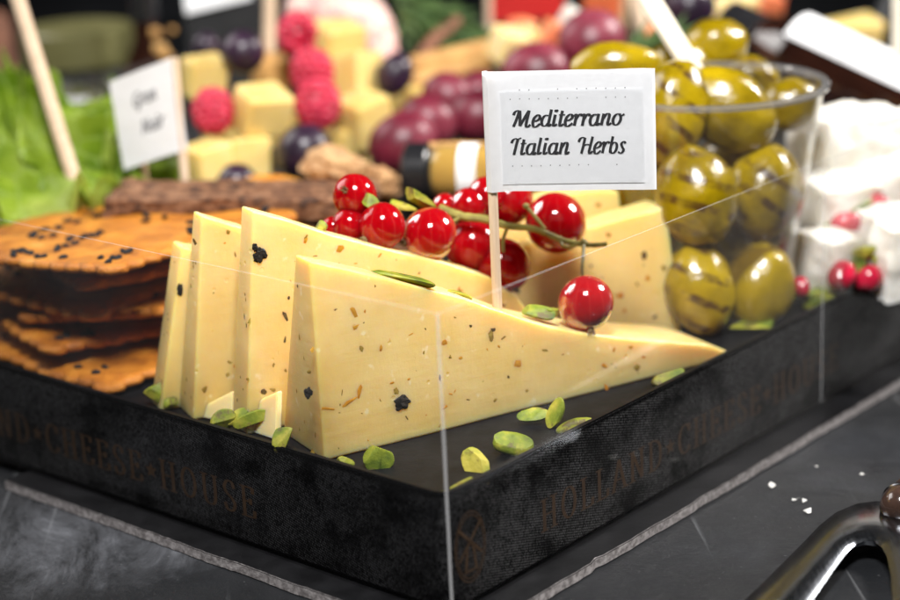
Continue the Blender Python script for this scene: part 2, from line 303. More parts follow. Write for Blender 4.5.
# ------------------------------------------------------------- mesh builder
class MB:
    def __init__(s): s.bm = bmesh.new(); s.mats = []; s.uv = None
    def mi(s, m):
        if m not in s.mats: s.mats.append(m)
        return s.mats.index(m)
    def _tag(s, faces, m):
        k = s.mi(m)
        for f in faces: f.material_index = k
    def ell(s, c, r, m, rot=None, seg=28, ring=18, lump=0, lscale=1.0, seed=0, squash=None):
        r = r if isinstance(r, (tuple, list)) else (r, r, r); rot = rot or Matrix.Identity(3)
        g = bmesh.ops.create_uvsphere(s.bm, u_segments=seg, v_segments=ring, radius=1)
        off = V((seed*3.1, seed*1.7, seed*.9))
        for v in g['verts']:
            k = 1.0
            if lump: k += lump*mnoise.noise(v.co*lscale + off) + lump*.4*mnoise.noise(v.co*lscale*2.7 + off)
            q = V((v.co.x*r[0]*k, v.co.y*r[1]*k, v.co.z*r[2]*k))
            if squash: q = squash(q)
            v.co = rot @ q + c
        s._tag({f for v in g['verts'] for f in v.link_faces}, m)
    def box(s, c, h, m, rot=None, bev=.4, seg=2, jit=0, sub=0):
        rot = rot or Matrix.Identity(3)
        b2 = bmesh.new(); bmesh.ops.create_cube(b2, size=2)
        for v in b2.verts: v.co = V((v.co.x*h[0], v.co.y*h[1], v.co.z*h[2])) + V([random.uniform(-jit, jit) for _ in range(3)])
        if sub: bmesh.ops.subdivide_edges(b2, edges=b2.edges[:], cuts=sub, use_grid_fill=True)
        if sub and jit:
            for v in b2.verts: v.co += V([random.uniform(-jit, jit)*.22 for _ in range(3)])
        if bev:
            es = [e for e in b2.edges if len(e.link_faces) == 2 and e.calc_face_angle() > .6]
            bmesh.ops.bevel(b2, geom=es, offset=bev, segments=seg, affect='EDGES', profile=.6)
        for v in b2.verts: v.co = rot @ v.co + c
        s.merge(b2, m)
    def merge(s, b2, m):
        mp = {v: s.bm.verts.new(v.co) for v in b2.verts}; k = s.mi(m)
        for f in b2.faces:
            try: nf = s.bm.faces.new([mp[v] for v in f.verts]); nf.material_index = k
            except ValueError: pass
        b2.free()
    def hull(s, pts, m, bev=0):
        b2 = bmesh.new()
        for p in pts: b2.verts.new(p)
        g = bmesh.ops.convex_hull(b2, input=b2.verts[:])
        bmesh.ops.delete(b2, geom=[v for v in b2.verts if not v.link_faces], context='VERTS')
        if bev: bmesh.ops.bevel(b2, geom=b2.edges[:], offset=bev, segments=2, affect='EDGES')
        s.merge(b2, m)
    def tube(s, path, rad, m, n=10, cap=True):
        rad = rad if isinstance(rad, (list, tuple)) else [rad]*len(path)
        rings = []; k = s.mi(m); ref = None
        for i, p in enumerate(path):
            d = (path[min(i+1, len(path)-1)] - path[max(i-1, 0)]).normalized()
            if ref is None: ref = V((0, 0, 1)) if abs(d.z) < .9 else V((1, 0, 0))
            a = (ref - d*ref.dot(d)).normalized(); bb = d.cross(a); ref = a
            rings.append([s.bm.verts.new(p + (a*math.cos(2*PI*j/n) + bb*math.sin(2*PI*j/n))*rad[i]) for j in range(n)])
        for A, B in zip(rings, rings[1:]):
            for j in range(n):
                f = s.bm.faces.new([A[j], A[(j+1) % n], B[(j+1) % n], B[j]]); f.material_index = k
        if cap:
            f = s.bm.faces.new(rings[0][::-1]); f.material_index = k; f = s.bm.faces.new(rings[-1]); f.material_index = k
    def lathe(s, c, prof, m, n=48, axis=None, closed=False):
        """prof: (radius, height) pairs; m one material or one per segment"""
        axis = (axis or ZZ).normalized(); a = axis.orthogonal().normalized(); bb = axis.cross(a)
        rings = []
        for r, h in prof:
            if r < 1e-6: rings.append([s.bm.verts.new(c + axis*h)])
            else: rings.append([s.bm.verts.new(c + axis*h + (a*math.cos(2*PI*j/n) + bb*math.sin(2*PI*j/n))*r) for j in range(n)])
        prs = list(zip(rings, rings[1:])) + ([(rings[-1], rings[0])] if closed else [])
        for q, (A, B) in enumerate(prs):
            k = s.mi(m[q] if isinstance(m, list) else m)
            for j in range(n):
                vs = [A[j % len(A)], A[(j+1) % len(A)], B[(j+1) % len(B)], B[j % len(B)]]
                vs = list(dict.fromkeys(vs))
                if len(vs) > 2: f = s.bm.faces.new(vs); f.material_index = k
    def prism(s, poly, up, m, bev=0, mside=None):
        """poly: list of 3-D points (one flat outline), extruded by the vector up"""
        b2 = bmesh.new(); lo = [b2.verts.new(p) for p in poly]; hi = [b2.verts.new(p + up) for p in poly]
        b2.faces.new(lo[::-1]); b2.faces.new(hi)
        for i in range(len(poly)):
            j = (i+1) % len(poly); b2.faces.new([lo[i], lo[j], hi[j], hi[i]])
        bmesh.ops.recalc_face_normals(b2, faces=b2.faces[:])
        if bev:
            es = [e for e in b2.edges if e.calc_face_angle(0) > .5]
            bmesh.ops.bevel(b2, geom=es, offset=bev, segments=2, affect='EDGES')
        if mside is None: s.merge(b2, m)
        else:
            upn = up.normalized(); mp = {v: s.bm.verts.new(v.co) for v in b2.verts}
            for f in b2.faces:
                nf = s.bm.faces.new([mp[v] for v in f.verts]); nf.material_index = s.mi(m if abs(f.normal.dot(upn)) > .8 else mside)
            b2.free()
    def quad(s, pts, m):
        f = s.bm.faces.new([s.bm.verts.new(p) for p in pts]); f.material_index = s.mi(m); return f
    def build(s, name, parent=None, base=None, angle=38, recalc=True):
        if recalc: bmesh.ops.recalc_face_normals(s.bm, faces=s.bm.faces[:])
        if base is None:
            if parent is not None: base = V(parent['_b'])
            else:
                xs = [v.co for v in s.bm.verts]
                base = V(((min(p.x for p in xs)+max(p.x for p in xs))/2, (min(p.y for p in xs)+max(p.y for p in xs))/2, min(p.z for p in xs)))
        for v in s.bm.verts: v.co = (v.co - base)*S
        me = bpy.data.meshes.new(name); s.bm.to_mesh(me); s.bm.free()
        for mm in s.mats: me.materials.append(M[mm])
        me.polygons.foreach_set('use_smooth', [True]*len(me.polygons)); me.set_sharp_from_angle(angle=math.radians(angle))
        o = bpy.data.objects.new(name, me); COL.objects.link(o)
        if parent is None: o.location = base*S
        else:
            o.parent = parent
            if base != V(parent['_b']): o.location = (base - V(parent['_b']))*S
        o['_b'] = list(base)
        return o
def tag(o, label=None, cat=None, group=None, kind=None):
    if label: o['label'] = label
    if cat: o['category'] = cat
    if group: o['group'] = group
    if kind: o['kind'] = kind
    return o
def thing(name, base, label, cat, group=None):
    o = bpy.data.objects.new(name, None); COL.objects.link(o); o.location = base*S; o['_b'] = list(base); o.empty_display_size = .005
    return tag(o, label, cat, group)
def rotm(*a):
    m = Matrix.Identity(3)
    for ax, an in zip('XYZ', a): m = Matrix.Rotation(an, 3, ax) @ m
    return m
def frame(x, y=None):          # rotation whose local X axis points along x
    x = x.normalized(); z = ZZ if abs(x.z) < .95 else V((0, 1, 0)); y = z.cross(x).normalized(); z = x.cross(y)
    return Matrix((x, y, z)).transposed()
CAMROT = Matrix((CR, CU, -fw)).transposed()
def ppm(D): return F/D         # picture pixels per mm at a depth

# ------------------------------------------------------------------ setting
mb = MB(); Z0 = TABLE
mb.box(V((0, 600, Z0-20)), (1500, 1300, 20), 'slate', bev=0); tag(mb.build('table'), kind='structure', label='dark scratched slate table top')

# board under the box
mb = MB()
def board_edge(a, b_, n, dirn):
    out = []
    for i in range(n):
        p = a + (b_-a)*(i/n); out.append(p + dirn*(.35*mnoise.noise(p*.09) + .3*mnoise.noise(p*.5)))
    return out
c0 = -UU*8 - VV*7.8; c1 = -UU*8 + VV*275; c2 = UU*132 + VV*275; c3 = UU*132 - VV*7.6
poly = board_edge(c0, c1, 120, UU) + board_edge(c1, c2, 20, VV) + board_edge(c2, c3, 20, UU) + board_edge(c3, c0, 80, VV)
poly = [p + ZZ*TABLE for p in poly]
# a chip broken out of the right edge
for p in poly:
    if abs(p.dot(VV) - 37) < 1.6 and p.dot(UU) < 0: p += UU*.8
mb.prism(poly, ZZ*2.45, 'boardtop', bev=.25, mside='boardcut')
tag(mb.build('board'), 'thin black board with rough grey cut edge under the cheese box', 'board')

# ------------------------------------------------------- black box, ribbon, clear sleeve
BU, BV = 255.0, 268.0
def loop(off, rad, n=8):
    """rounded outline of the box, off = outwards; list of (point, distance along)"""
    pts = []
    cs = [(-off, -off, 180), (BU+off, -off, 270), (BU+off, BV+off, 0), (-off, BV+off, 90)]
    for (cu, cv, a0) in cs:
        su = 1 if cu < BU/2 else -1; sv = 1 if cv < BV/2 else -1
        for i in range(n+1):
            a = math.radians(a0 + 90*i/n); pts.append(UU*(cu+su*rad + rad*math.cos(a)) + VV*(cv+sv*rad + rad*math.sin(a)))
    return pts
def wall(mb, lo, hi, z0, z1, rows, mat, uvs=None, mt_edge=None, bulge=None):
    pass
box = thing('cheese_box', (UU*BU+VV*BV)/2, 'large open black box with printed black ribbon and clear plastic sides, holding all the food', 'box')
def ringwall(o1, o2, rad1, rad2, z0, z1, mat, top=None, uv=False, bot=None):
    mb = MB(); A = loop(o1, rad1); B = loop(o2, rad2); n = len(A); bm = mb.bm
    oa = [bm.verts.new(p+ZZ*z0) for p in A]; ob = [bm.verts.new(p+ZZ*z1) for p in A]; ia = [bm.verts.new(p+ZZ*z0) for p in B]; ib = [bm.verts.new(p+ZZ*z1) for p in B]
    L = bm.loops.layers.uv.new('uv'); d = 0
    for i in range(n):
        j = (i+1) % n; e = (A[j]-A[i]).length
        f = bm.faces.new([oa[i], oa[j], ob[j], ob[i]])
        if uv:
            for lp, q in zip(f.loops, ((d, z0), (d+e, z0), (d+e, z1), (d, z1))): lp[L].uv = q
        d += e; f.material_index = mb.mi(mat)
        f = bm.faces.new([ia[j], ia[i], ib[i], ib[j]]); f.material_index = mb.mi(mat)
        f = bm.faces.new([ob[i], ob[j], ib[j], ib[i]]); f.material_index = mb.mi(top or mat)
        f = bm.faces.new([oa[j], oa[i], ia[i], ia[j]]); f.material_index = mb.mi(bot or top or mat)
    return mb
mb = ringwall(-.7, -2.2, 3.6, 2.2, .02, 24.7, 'tray')
mb.prism([p+ZZ*3 for p in loop(-2.25, 2)], ZZ*(FLOOR-3), 'tray'); tray = mb.build('tray', box)
mb = ringwall(0, -.66, 4.2, 3.6, .6, 25.0, 'satin', uv=True); rib = mb.build('ribbon', box)
# woven selvedge along both edges of the ribbon
mb = MB()
for z in (.9, 24.75):
    P = loop(.12, 4.3); P = P + [P[0]]
    Q = []
    for a, b_ in zip(P, P[1:]):
        k = max(1, int((b_-a).length/.5)); Q += [a.lerp(b_, i/k) for i in range(k)]
    mb.tube([p + ZZ*z for p in Q], [.2+.07*(i % 2) for i in range(len(Q))], 'satin', n=5)
mb.build('selvedge', rib)
# clear sleeve
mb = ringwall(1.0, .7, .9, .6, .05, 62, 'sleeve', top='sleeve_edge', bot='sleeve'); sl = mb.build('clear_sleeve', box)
mb = MB()
for (cu, cv) in ((-1.0, -1.0),):
    p = UU*(cu-.02)+VV*(cv-.02)
    mb.tube([p + ZZ*z + V((.25*mnoise.noise(V((0, 0, z*.07))), 0, 0)) for z in range(0, 63, 2)], .32, 'sleeve_edge', n=6)
mb.build('fold', sl); mb = MB()
mb.tube([UU*(-1.05)+VV*139+ZZ*z for z in range(1, 60, 2)], .13, 'sleeve_edge', n=6)
mb.build('fold', sl)

# ------------------------------------------------------- lettering by pen strokes
def ell_pts(cx, cy, rx, ry, a0=0, a1=360, n=20):
    return [(cx+rx*math.cos(math.radians(a0+(a1-a0)*i/n)), cy+ry*math.sin(math.radians(a0+(a1-a0)*i/n))) for i in range(n+1)]
def spl(pts, n=5):             # Catmull-Rom
    if len(pts) < 3: return [(pts[0][0]+(pts[-1][0]-pts[0][0])*i/6, pts[0][1]+(pts[-1][1]-pts[0][1])*i/6) for i in range(7)]
    q = [pts[0]]+list(pts)+[pts[-1]]; out = []
    for i in range(1, len(q)-2):
        for k in range(n):
            t = k/n; a, b, c, d = q[i-1], q[i], q[i+1], q[i+2]
            out.append(tuple(.5*((2*b[j])+(-a[j]+c[j])*t+(2*a[j]-5*b[j]+4*c[j]-d[j])*t*t+(-a[j]+3*b[j]-3*c[j]+d[j])*t**3) for j in (0, 1)))
    return out+[pts[-1]]
SCRIPT = {
 'M': (1.42, [[(-.08, 1.02), (-.02, 1.28), (.16, 1.40), (.30, 1.36)], [(.30, 1.38), (.24, .8), (.10, .04)], [(.33, 1.40), (.44, .9), (.58, .10)], [(.58, .10), (.86, .95), (1.02, 1.38)], [(1.04, 1.40), (1.02, .7), (1.04, .12), (1.20, .02), (1.36, .2)]]),
 'e': (.66, [[(.06, .46), (.38, .54), (.55, .74), (.48, .95), (.32, 1.0), (.13, .76), (.09, .38), (.2, .06), (.4, .02), (.66, .26)]]),
 'd': (.84, [ell_pts(.36, .5, .27, .46, 60, 330), [(.64, 1.45), (.64, .8), (.64, .22), (.72, .03), (.88, .2)]]),
 'i': (.46, [[(.18, 1.0), (.18, .28), (.26, .03), (.46, .2)], ell_pts(.20, 1.33, .05, .05, 0, 360, 20)]),
 't': (.50, [[(.2, 1.32), (.2, .28), (.28, .03), (.50, .2)], [(.0, .97), (.46, .99)]]),
 'r': (.60, [[(.0, .8), (.12, .98), (.18, .9)], [(.18, 1.0), (.18, .02)], [(.18, .5), (.32, .88), (.48, 1.0), (.60, .84)]]),
 'a': (.84, [ell_pts(.36, .5, .27, .46, 60, 330), [(.64, 1.0), (.64, .22), (.72, .03), (.88, .2)]]),
 'n': (.88, [[(.18, 1.0), (.18, .02)], [(.18, .5), (.36, .92), (.52, 1.0), (.63, .82), (.62, .24), (.70, .03), (.90, .2)]]),
 'o': (.82, [ell_pts(.38, .5, .28, .47, 80, 440), [(.48, .98), (.62, .8), (.86, .95)]]),
 'I': (.66, [[(-.08, 1.02), (-.02, 1.28), (.16, 1.40), (.36, 1.36), (.62, 1.45)], [(.36, 1.38), (.32, .6), (.30, .02)]]),
 'l': (.46, [[(.18, 1.45), (.18, .28), (.26, .03), (.46, .2)]]),
 'H': (1.22, [[(-.14, 1.02), (-.06, 1.28), (.12, 1.40), (.32, 1.34)], [(.34, 1.38), (.32, .6), (.28, .02)], [(.30, .66), (.60, .80), (.92, .72)], [(.96, 1.46), (.92, .7), (.90, .18), (1.0, .02), (1.2, .22)]]),
 'b': (.80, [[(.18, 1.45), (.18, .3), (.24, .06)], ell_pts(.43, .48, .26, .46, 150, -200)]),
 's': (.64, [[(.56, .84), (.40, 1.0), (.22, .82), (.34, .54), (.50, .28), (.34, .02), (.06, .14)]]),
 'G': (1.1, [[(.86, 1.15), (.6, 1.4), (.2, 1.1), (.1, .6), (.3, .05), (.7, .1), (.86, .55)], [(.5, .6), (.95, .6)], [(.86, .6), (.8, -.35), (.5, -.4)]]),
 'N': (1.2, [[(.2, 0), (.2, 1.4)], [(.2, 1.4), (.9, 0)], [(.9, 0), (.9, 1.4)]]),
 'u': (.86, [[(.18, 1.0), (.18, .25), (.36, .02), (.6, .3)], [(.62, 1.0), (.62, .22), (.72, .03), (.88, .2)]]),
}
def serif_bar(x, y, w=.17): return [(x-w, y), (x+w, y)]
SERIF = {
 'H': (.82, [[(.18, 0), (.18, 1)], [(.64, 0), (.64, 1)], [(.18, .5), (.64, .5)], serif_bar(.18, 0), serif_bar(.18, 1), serif_bar(.64, 0), serif_bar(.64, 1)]),
 'O': (.86, [ell_pts(.43, .5, .30, .5, 0, 360, 24)]),
 'L': (.66, [[(.18, 0), (.18, 1)], serif_bar(.18, 1), [(.02, 0), (.6, 0)], [(.6, 0), (.62, .25)]]),
 'A': (.84, [[(.1, 0), (.42, 1)], [(.42, 1), (.72, 0)], [(.2, .35), (.62, .35)], serif_bar(.1, 0, .12), serif_bar(.73, 0)]),
 'N': (.86, [[(.16, 0), (.16, 1)], [(.16, 1), (.66, 0)], [(.66, 0), (.66, 1)], serif_bar(.16, 0), serif_bar(.14, 1), serif_bar(.66, 1)]),
 'D': (.84, [[(.18, 0), (.18, 1)], [(.02, 1), (.36, 1), (.62, .84), (.70, .5), (.62, .16), (.36, 0), (.02, 0)]]),
 'C': (.78, [ell_pts(.43, .5, .31, .5, 48, 312, 20), [(.66, .72), (.68, .98)], [(.66, .05), (.66, .22)]]),
 'E': (.70, [[(.18, 0), (.18, 1)], [(.02, 1), (.58, 1)], [(.18, .52), (.46, .52)], [(.02, 0), (.6, 0)], [(.58, 1), (.58, .8)], [(.6, 0), (.62, .24)], [(.46, .42), (.46, .62)]]),
 'S': (.66, [[(.54, .78), (.46, .98), (.26, 1.0), (.12, .8), (.2, .6), (.44, .42), (.54, .22), (.42, .02), (.2, .02), (.1, .24)]]),
 'U': (.86, [[(.18, 1), (.18, .3), (.26, .06), (.42, 0), (.58, .06), (.66, .3), (.66, 1)], serif_bar(.18, 1), serif_bar(.66, 1, .14)]),
}
def pen(mb, stroke, place, thick, thin, mat, straight=False, slant=0):
    p = stroke if straight or len(stroke) > 18 else spl(stroke)
    if straight and len(p) == 2: p = [p[0], p[1]]
    p = [(x+slant*y, y) for x, y in p]
    L_, R_ = [], []
    for i, (x, y) in enumerate(p):
        a = p[max(i-1, 0)]; b = p[min(i+1, len(p)-1)]; d = V((b[0]-a[0], b[1]-a[1], 0))
        if d.length < 1e-6: d = V((0, 1, 0))
        d.normalize(); w = (thin + (thick-thin)*abs(d.y)**1.6)/2; nx, ny = -d.y*w, d.x*w
        L_.append((x+nx, y+ny)); R_.append((x-nx, y-ny))
    for i in range(len(p)-1):
        mb.quad([place(*q) for q in (L_[i], L_[i+1], R_[i+1], R_[i])], mat)
def text(mb, s, glyphs, place, x0, y0, size, width=None, mat='ink', thick=.3, thin=.1, slant=0, straight=False, track=0, stars=None):
    adv = sum((glyphs[c][0] if c in glyphs else .55)+track for c in s); kx = (width/adv if width else size)
    x = 0; q = 0
    for c in s:
        if c == '*':
            pts = []
            for k in range(10):
                r = .30 if k % 2 == 0 else .12; a = PI/2 + k*PI/5; pts.append((x+.28+r*math.cos(a), .5+r*math.sin(a)))
            mb.bm.faces.new([mb.bm.verts.new(place(x0+px*kx, y0+py*size, 0)) for px, py in pts]).material_index = mb.mi(mat)
        if c in glyphs:
            for st in glyphs[c][1]:
                q += 1
                xx = x
                pen(mb, st, lambda px, py, xx=xx, q=q: place(x0+(xx+px)*kx, y0+py*size, q % 7), thick, thin, mat, straight and len(st) == 2, slant)
        x += (glyphs[c][0] if c in glyphs else .55) + track
    return x*kx

# print on the ribbon: HOLLAND * CHEESE * HOUSE
RZ = 8.6; RH = 7.2
mb = MB()
pu = lambda x, y, q: UU*(-x) + VV*(-.06-.004*q) + ZZ*y          # on the left face, x grows towards the near corner
uE = .0
def uv_of(P): return P.dot(UU), P.dot(VV)
uend = onplane(259, 503, V((0, 0, 0)), VV).dot(UU); ustart = onplane(45, 435, V((0, 0, 0)), VV).dot(UU)
W_ch = sum(SERIF[c][0]+.13 if c in SERIF else .68 for c in 'CHEESE*HOUSE')
kx = (ustart-uend)/W_ch
W_all = sum(SERIF[c][0]+.13 if c in SERIF else .68 for c in 'HOLLAND*CHEESE*HOUSE')
zlet = onplane(46, 449, V((0, 0, 0)), VV).z; zlet2 = onplane(46, 423, V((0, 0, 0)), VV).z
text(mb, 'HOLLAND*CHEESE*HOUSE', SERIF, pu, -(uend+W_all*kx), zlet, zlet2-zlet, W_all*kx, 'foil', .15, .05, 0, True, .13)
mb.build('lettering', rib, recalc=False); mb = MB()
vs_ = onplane(540, 505, V((0, 0, 0)), UU).dot(VV)
pv = lambda x, y, q: VV*x + UU*(-.06-.004*q) + ZZ*y
text(mb, 'HOLLAND*CHEESE*HOUSE', SERIF, pv, vs_, zlet, zlet2-zlet, W_all*kx, 'foil', .15, .05, 0, True, .13)
mb.build('lettering', rib, recalc=False)
# round emblem on the near corner of the right face: ring with a mill inside
mb = MB(); ev, ez = 6.3, 12.2
for rr in (7.4, 6.6):
    ring = ell_pts(0, 0, rr*.62, rr, 0, 360, 30); pen(mb, ring, lambda x, y: pv(ev+x, ez+y, 1), .28, .28, 'foil')
for st in ([(-1.6, -5), (-.9, 0)], [(1.6, -5), (.9, 0)], [(-.9, 0), (0, 1.2)], [(.9, 0), (0, 1.2)], [(-2, -5), (2, -5)], [(-3.4, -2.2), (3.4, 4.6)], [(-3.4, 4.6), (3.4, -2.2)]):
    pen(mb, st, lambda x, y: pv(ev+x, ez+y, 3), .8, .6, 'foil', True)
mb.build('emblem', rib, recalc=False)

# --------------------------------------------------------------- cheese wedges
def flake(mb, P, n, up, w, h, mat, seed, rise=.25):
    """an irregular fleck set into the cheese face"""
    rnd = random.Random(seed); a = n.cross(up).normalized(); pts = []
    if mat == 'pepper':
        R3 = Matrix((a, up, n)).transposed()
        mb.ell(P + n*.05, (w*.9, h*.9, .42), mat, rot=R3, seg=18, ring=12, lump=.55, lscale=1.6, seed=seed)
        for k in range(4):
            an = rnd.uniform(0, 6.28); mb.ell(P + a*(w*.8*math.cos(an)) + up*(h*.8*math.sin(an)) + n*.04, (w*.35, h*.3, .2), mat, rot=R3, seg=10, ring=8, lump=.5, seed=seed+k)
        return
    for k in range(9):
        an = 2*PI*k/9; rr = rnd.uniform(.35, 1.25)
        pts.append(P + a*(w*rr*math.cos(an)) + up*(h*rr*math.sin(an)) + n*.012)
    for k in range(5):
        an = 2*PI*k/5+.3; rr = rnd.uniform(.3, .6)
        pts.append(P + a*(w*rr*math.cos(an)) + up*(h*rr*math.sin(an)) + n*rise)
    mb.hull(pts, mat)
def wedge(label, P, az, top_px, tb, tt, lean=0, tip=None, bev=.7, group='herb cheese wedges in the box', flecks=(), seed=1, nrand=18, mat='cheese', mirror=False, sdom=None):
    """P front bottom corner of the tall end, az direction of the slice, top_px the far upper edge as seen"""
    d = V((math.cos(az), math.sin(az), 0)); nb = V((-math.sin(az), math.cos(az), 0)); nf = -nb
    zf = FLOOR+.1
    tops = []
    for (x, y) in top_px:
        Q = onplane(x, y, P + nb*tt, nf); tops.append(((Q-P).dot(d), Q.z))
    L_ = tops[-1][0]
    prof = [(lean, zf)] + tops
    # refine the upper edge
    fine = []
    for i in range(len(tops)-1):
        for k in range(6):
            t_ = k/6; fine.append((tops[i][0]*(1-t_)+tops[i+1][0]*t_, tops[i][1]*(1-t_)+tops[i+1][1]*t_))
    fine.append(tops[-1]); rnd = random.Random(seed)
    sm = [fine[0]] + [(fine[i][0], (fine[i-1][1]+fine[i][1]*2+fine[i+1][1])/4 + .12*mnoise.noise(V((i*.7, seed, 0)))) for i in range(1, len(fine)-1)] + [fine[-1]]
    end = (L_, zf) if tops[-1][1]-zf > 1 else None
    outline = sm + ([end] if end else [])
    # bottom edge, a little wavy at the cut
    s1 = outline[-1][0]; k = 26
    outline += [(s1 + (lean-s1)*i/k, zf + (.25*abs(mnoise.noise(V((i*.9, seed*2, 1)))))) for i in range(1, k+1)]
    H = max(z for s_, z in sm)
    T = lambda z: tb + (tt-tb)*min(1, max(0, (z-zf)/(H-zf)))
    b2 = bmesh.new()
    fr = [b2.verts.new(P + d*s_ + ZZ*(z-P.z)) for s_, z in outline]
    bk = [b2.verts.new(P + d*s_ + nb*T(z) + ZZ*(z-P.z)) for s_, z in outline]
    b2.faces.new(fr); b2.faces.new(bk[::-1])
    for i in range(len(fr)):
        j = (i+1) % len(fr); b2.faces.new([fr[j], fr[i], bk[i], bk[j]])
    bmesh.ops.recalc_face_normals(b2, faces=b2.faces[:])
    es = [e for e in b2.edges if len(e.link_faces) == 2 and e.calc_face_angle(0) > .5]
    bmesh.ops.bevel(b2, geom=es, offset=bev, segments=3, affect='EDGES', profile=.55)
    mb = MB(); mb.merge(b2, mat)
    # flecks: given ones by where they show, then random ones
    for (x, y, w, h, mt_) in flecks:
        Q = onplane(x, y, P, nf); k_ = ppm((Q-CP).dot(fw))
        rot_ = random.Random(x*7+y).uniform(-.5, .5)
        up = ZZ*math.cos(rot_) + d*math.sin(rot_)
        flake(mb, Q, nf, up, w/k_/2, h/k_/2, mt_, x+y, .22 if mt_ == 'pepper' else .07)
    zt = lambda s_: next((z1+(z2-z1)*(s_-a)/(b_-a+1e-9) for (a, z1), (b_, z2) in zip(tops, tops[1:]) if min(a, b_) <= s_ <= max(a, b_)), zf)
    for k in range(nrand):
        s_ = rnd.uniform(min(0, L_), max(0, L_)); z = rnd.uniform(zf+1, zf+45)
        if z > zt(s_)-1.5: continue
        mt_ = rnd.choice(['herb', 'herb', 'zest', 'zest', 'herbd']); q = rnd.uniform(.12, .42)
        rot_ = rnd.uniform(0, PI); up = ZZ*math.cos(rot_) + d*math.sin(rot_)
        flake(mb, P + d*s_ + ZZ*(z-P.z), nf, up, q*rnd.uniform(.4, 1), q*rnd.uniform(1, 2.2), mt_, k+seed*100, .06)
    for k in range(7):   # on the tall end and the upper edge
        z = rnd.uniform(zf+3, H-4); e = rnd.uniform(.15, .8)*T(z)
        ss = lean*(1-(z-zf)/(H-zf)) + tops[0][0]*((z-zf)/(H-zf))
        flake(mb, P + d*ss + nb*e + ZZ*(z-P.z), -d if not mirror else d, ZZ, rnd.uniform(.15, .35), rnd.uniform(.3, .9), rnd.choice(['herb', 'herbd', 'herb']), k+seed*300, .08)
    o = mb.build('cheese_wedge', angle=30)
    tag(o, label, 'cheese', group)
    return dict(P=P, d=d, nb=nb, T=T, tops=tops, zt=zt, o=o)
P1 = onz(325, 462, FLOOR); az1 = math.atan2(.437, .8995)
W1 = wedge('front herb cheese wedge nearest the clear corner, with the flag pick stuck in it', P1, az1,
    [(295, 254), (350, 266), (413, 282), (450, 291.5), (474, 300), (519, 315.5), (560, 325), (609, 331), (655, 334.5), (694, 338), (724, 350)], 20, 6.5, lean=0, seed=1, nrand=95,
    flecks=[(402, 403, 17, 16, 'pepper'), (396, 391, 7, 9, 'herb'), (308, 393, 9, 12, 'pepper'), (354, 312, 5, 16, 'zest'), (356, 327, 8, 6, 'zest'), (359, 391, 6, 18, 'zest'), (350, 402, 24, 5, 'zest'), (330, 409, 26, 4, 'zest'), (361, 348, 5, 10, 'herb'), (381, 349, 5, 8, 'zest'), (312, 350, 5, 7, 'zest'), (491, 337, 7, 15, 'herb'), (493, 330, 6, 7, 'herbd'), (450, 357, 5, 5, 'herb'), (444, 342, 7, 8, 'zest'), (518, 364, 8, 9, 'zest'), (527, 391, 4, 4, 'herb'), (605, 366, 8, 8, 'zest'), (637, 368, 7, 8, 'herb'), (607, 389, 4, 13, 'zest'), (545, 350, 8, 3, 'herb'), (614, 350, 3, 6, 'zest'), (631, 347, 6, 4, 'zest'), (471, 326, 4, 3, 'herbd'), (392, 383, 5, 5, 'zest'), (312, 453, 5, 9, 'herb'), (495, 400, 5, 4, 'herb'), (285, 339, 4, 9, 'herbd'), (309, 372, 7, 3, 'herb')])
P2 = onz(247, 436, FLOOR); az2 = math.radians(24.5)
W2 = wedge('middle herb cheese wedge with one big black peppercorn near its upper left', P2, az2,
    [(241, 205), (275, 214), (320, 229), (370, 242), (430, 256), (477, 271), (505, 292), (525, 318)], 8.5, 6.2, lean=0, seed=2, nrand=75,
    flecks=[(260, 255, 13, 16, 'pepper'), (255, 248, 6, 9, 'pepper'), (285, 316, 5, 12, 'herbd'), (289, 298, 3, 4, 'herbd'), (249, 321, 4, 7, 'herb'), (248, 379, 4, 5, 'herb'), (264, 392, 8, 8, 'herbd'), (306, 240, 6, 6, 'zest'), (340, 249, 8, 10, 'zest'), (273, 390, 8, 4, 'herb')])
P3 = onz(200, 420, FLOOR); az3 = math.radians(22)
W3 = wedge('third herb cheese wedge, half hidden, between the peppercorn wedge and the sliver at left', P3, az3,
    [(193, 210), (215, 217), (240, 224), (300, 243), (360, 262), (420, 290), (455, 330)], 10, 5.5, lean=-1.5, seed=3, nrand=55,
    flecks=[(195, 243, 4, 10, 'herbd'), (228, 232, 5, 5, 'herb'), (223, 403, 8, 7, 'zest'), (228, 375, 6, 6, 'herb'), (205, 390, 6, 9, 'herb')])
P4 = P3 + W3['nb']*9.6 - W3['d']*5.0; P4.z = FLOOR
W4 = wedge('rearmost sliver of herb cheese at the left end of the fan', P4, math.radians(20),
    [(172.5, 240), (200, 245), (260, 262), (330, 290), (400, 330)], 7.5, 7, lean=-1.0, seed=4, nrand=20, flecks=[(180, 290, 6, 13, 'pepper')])
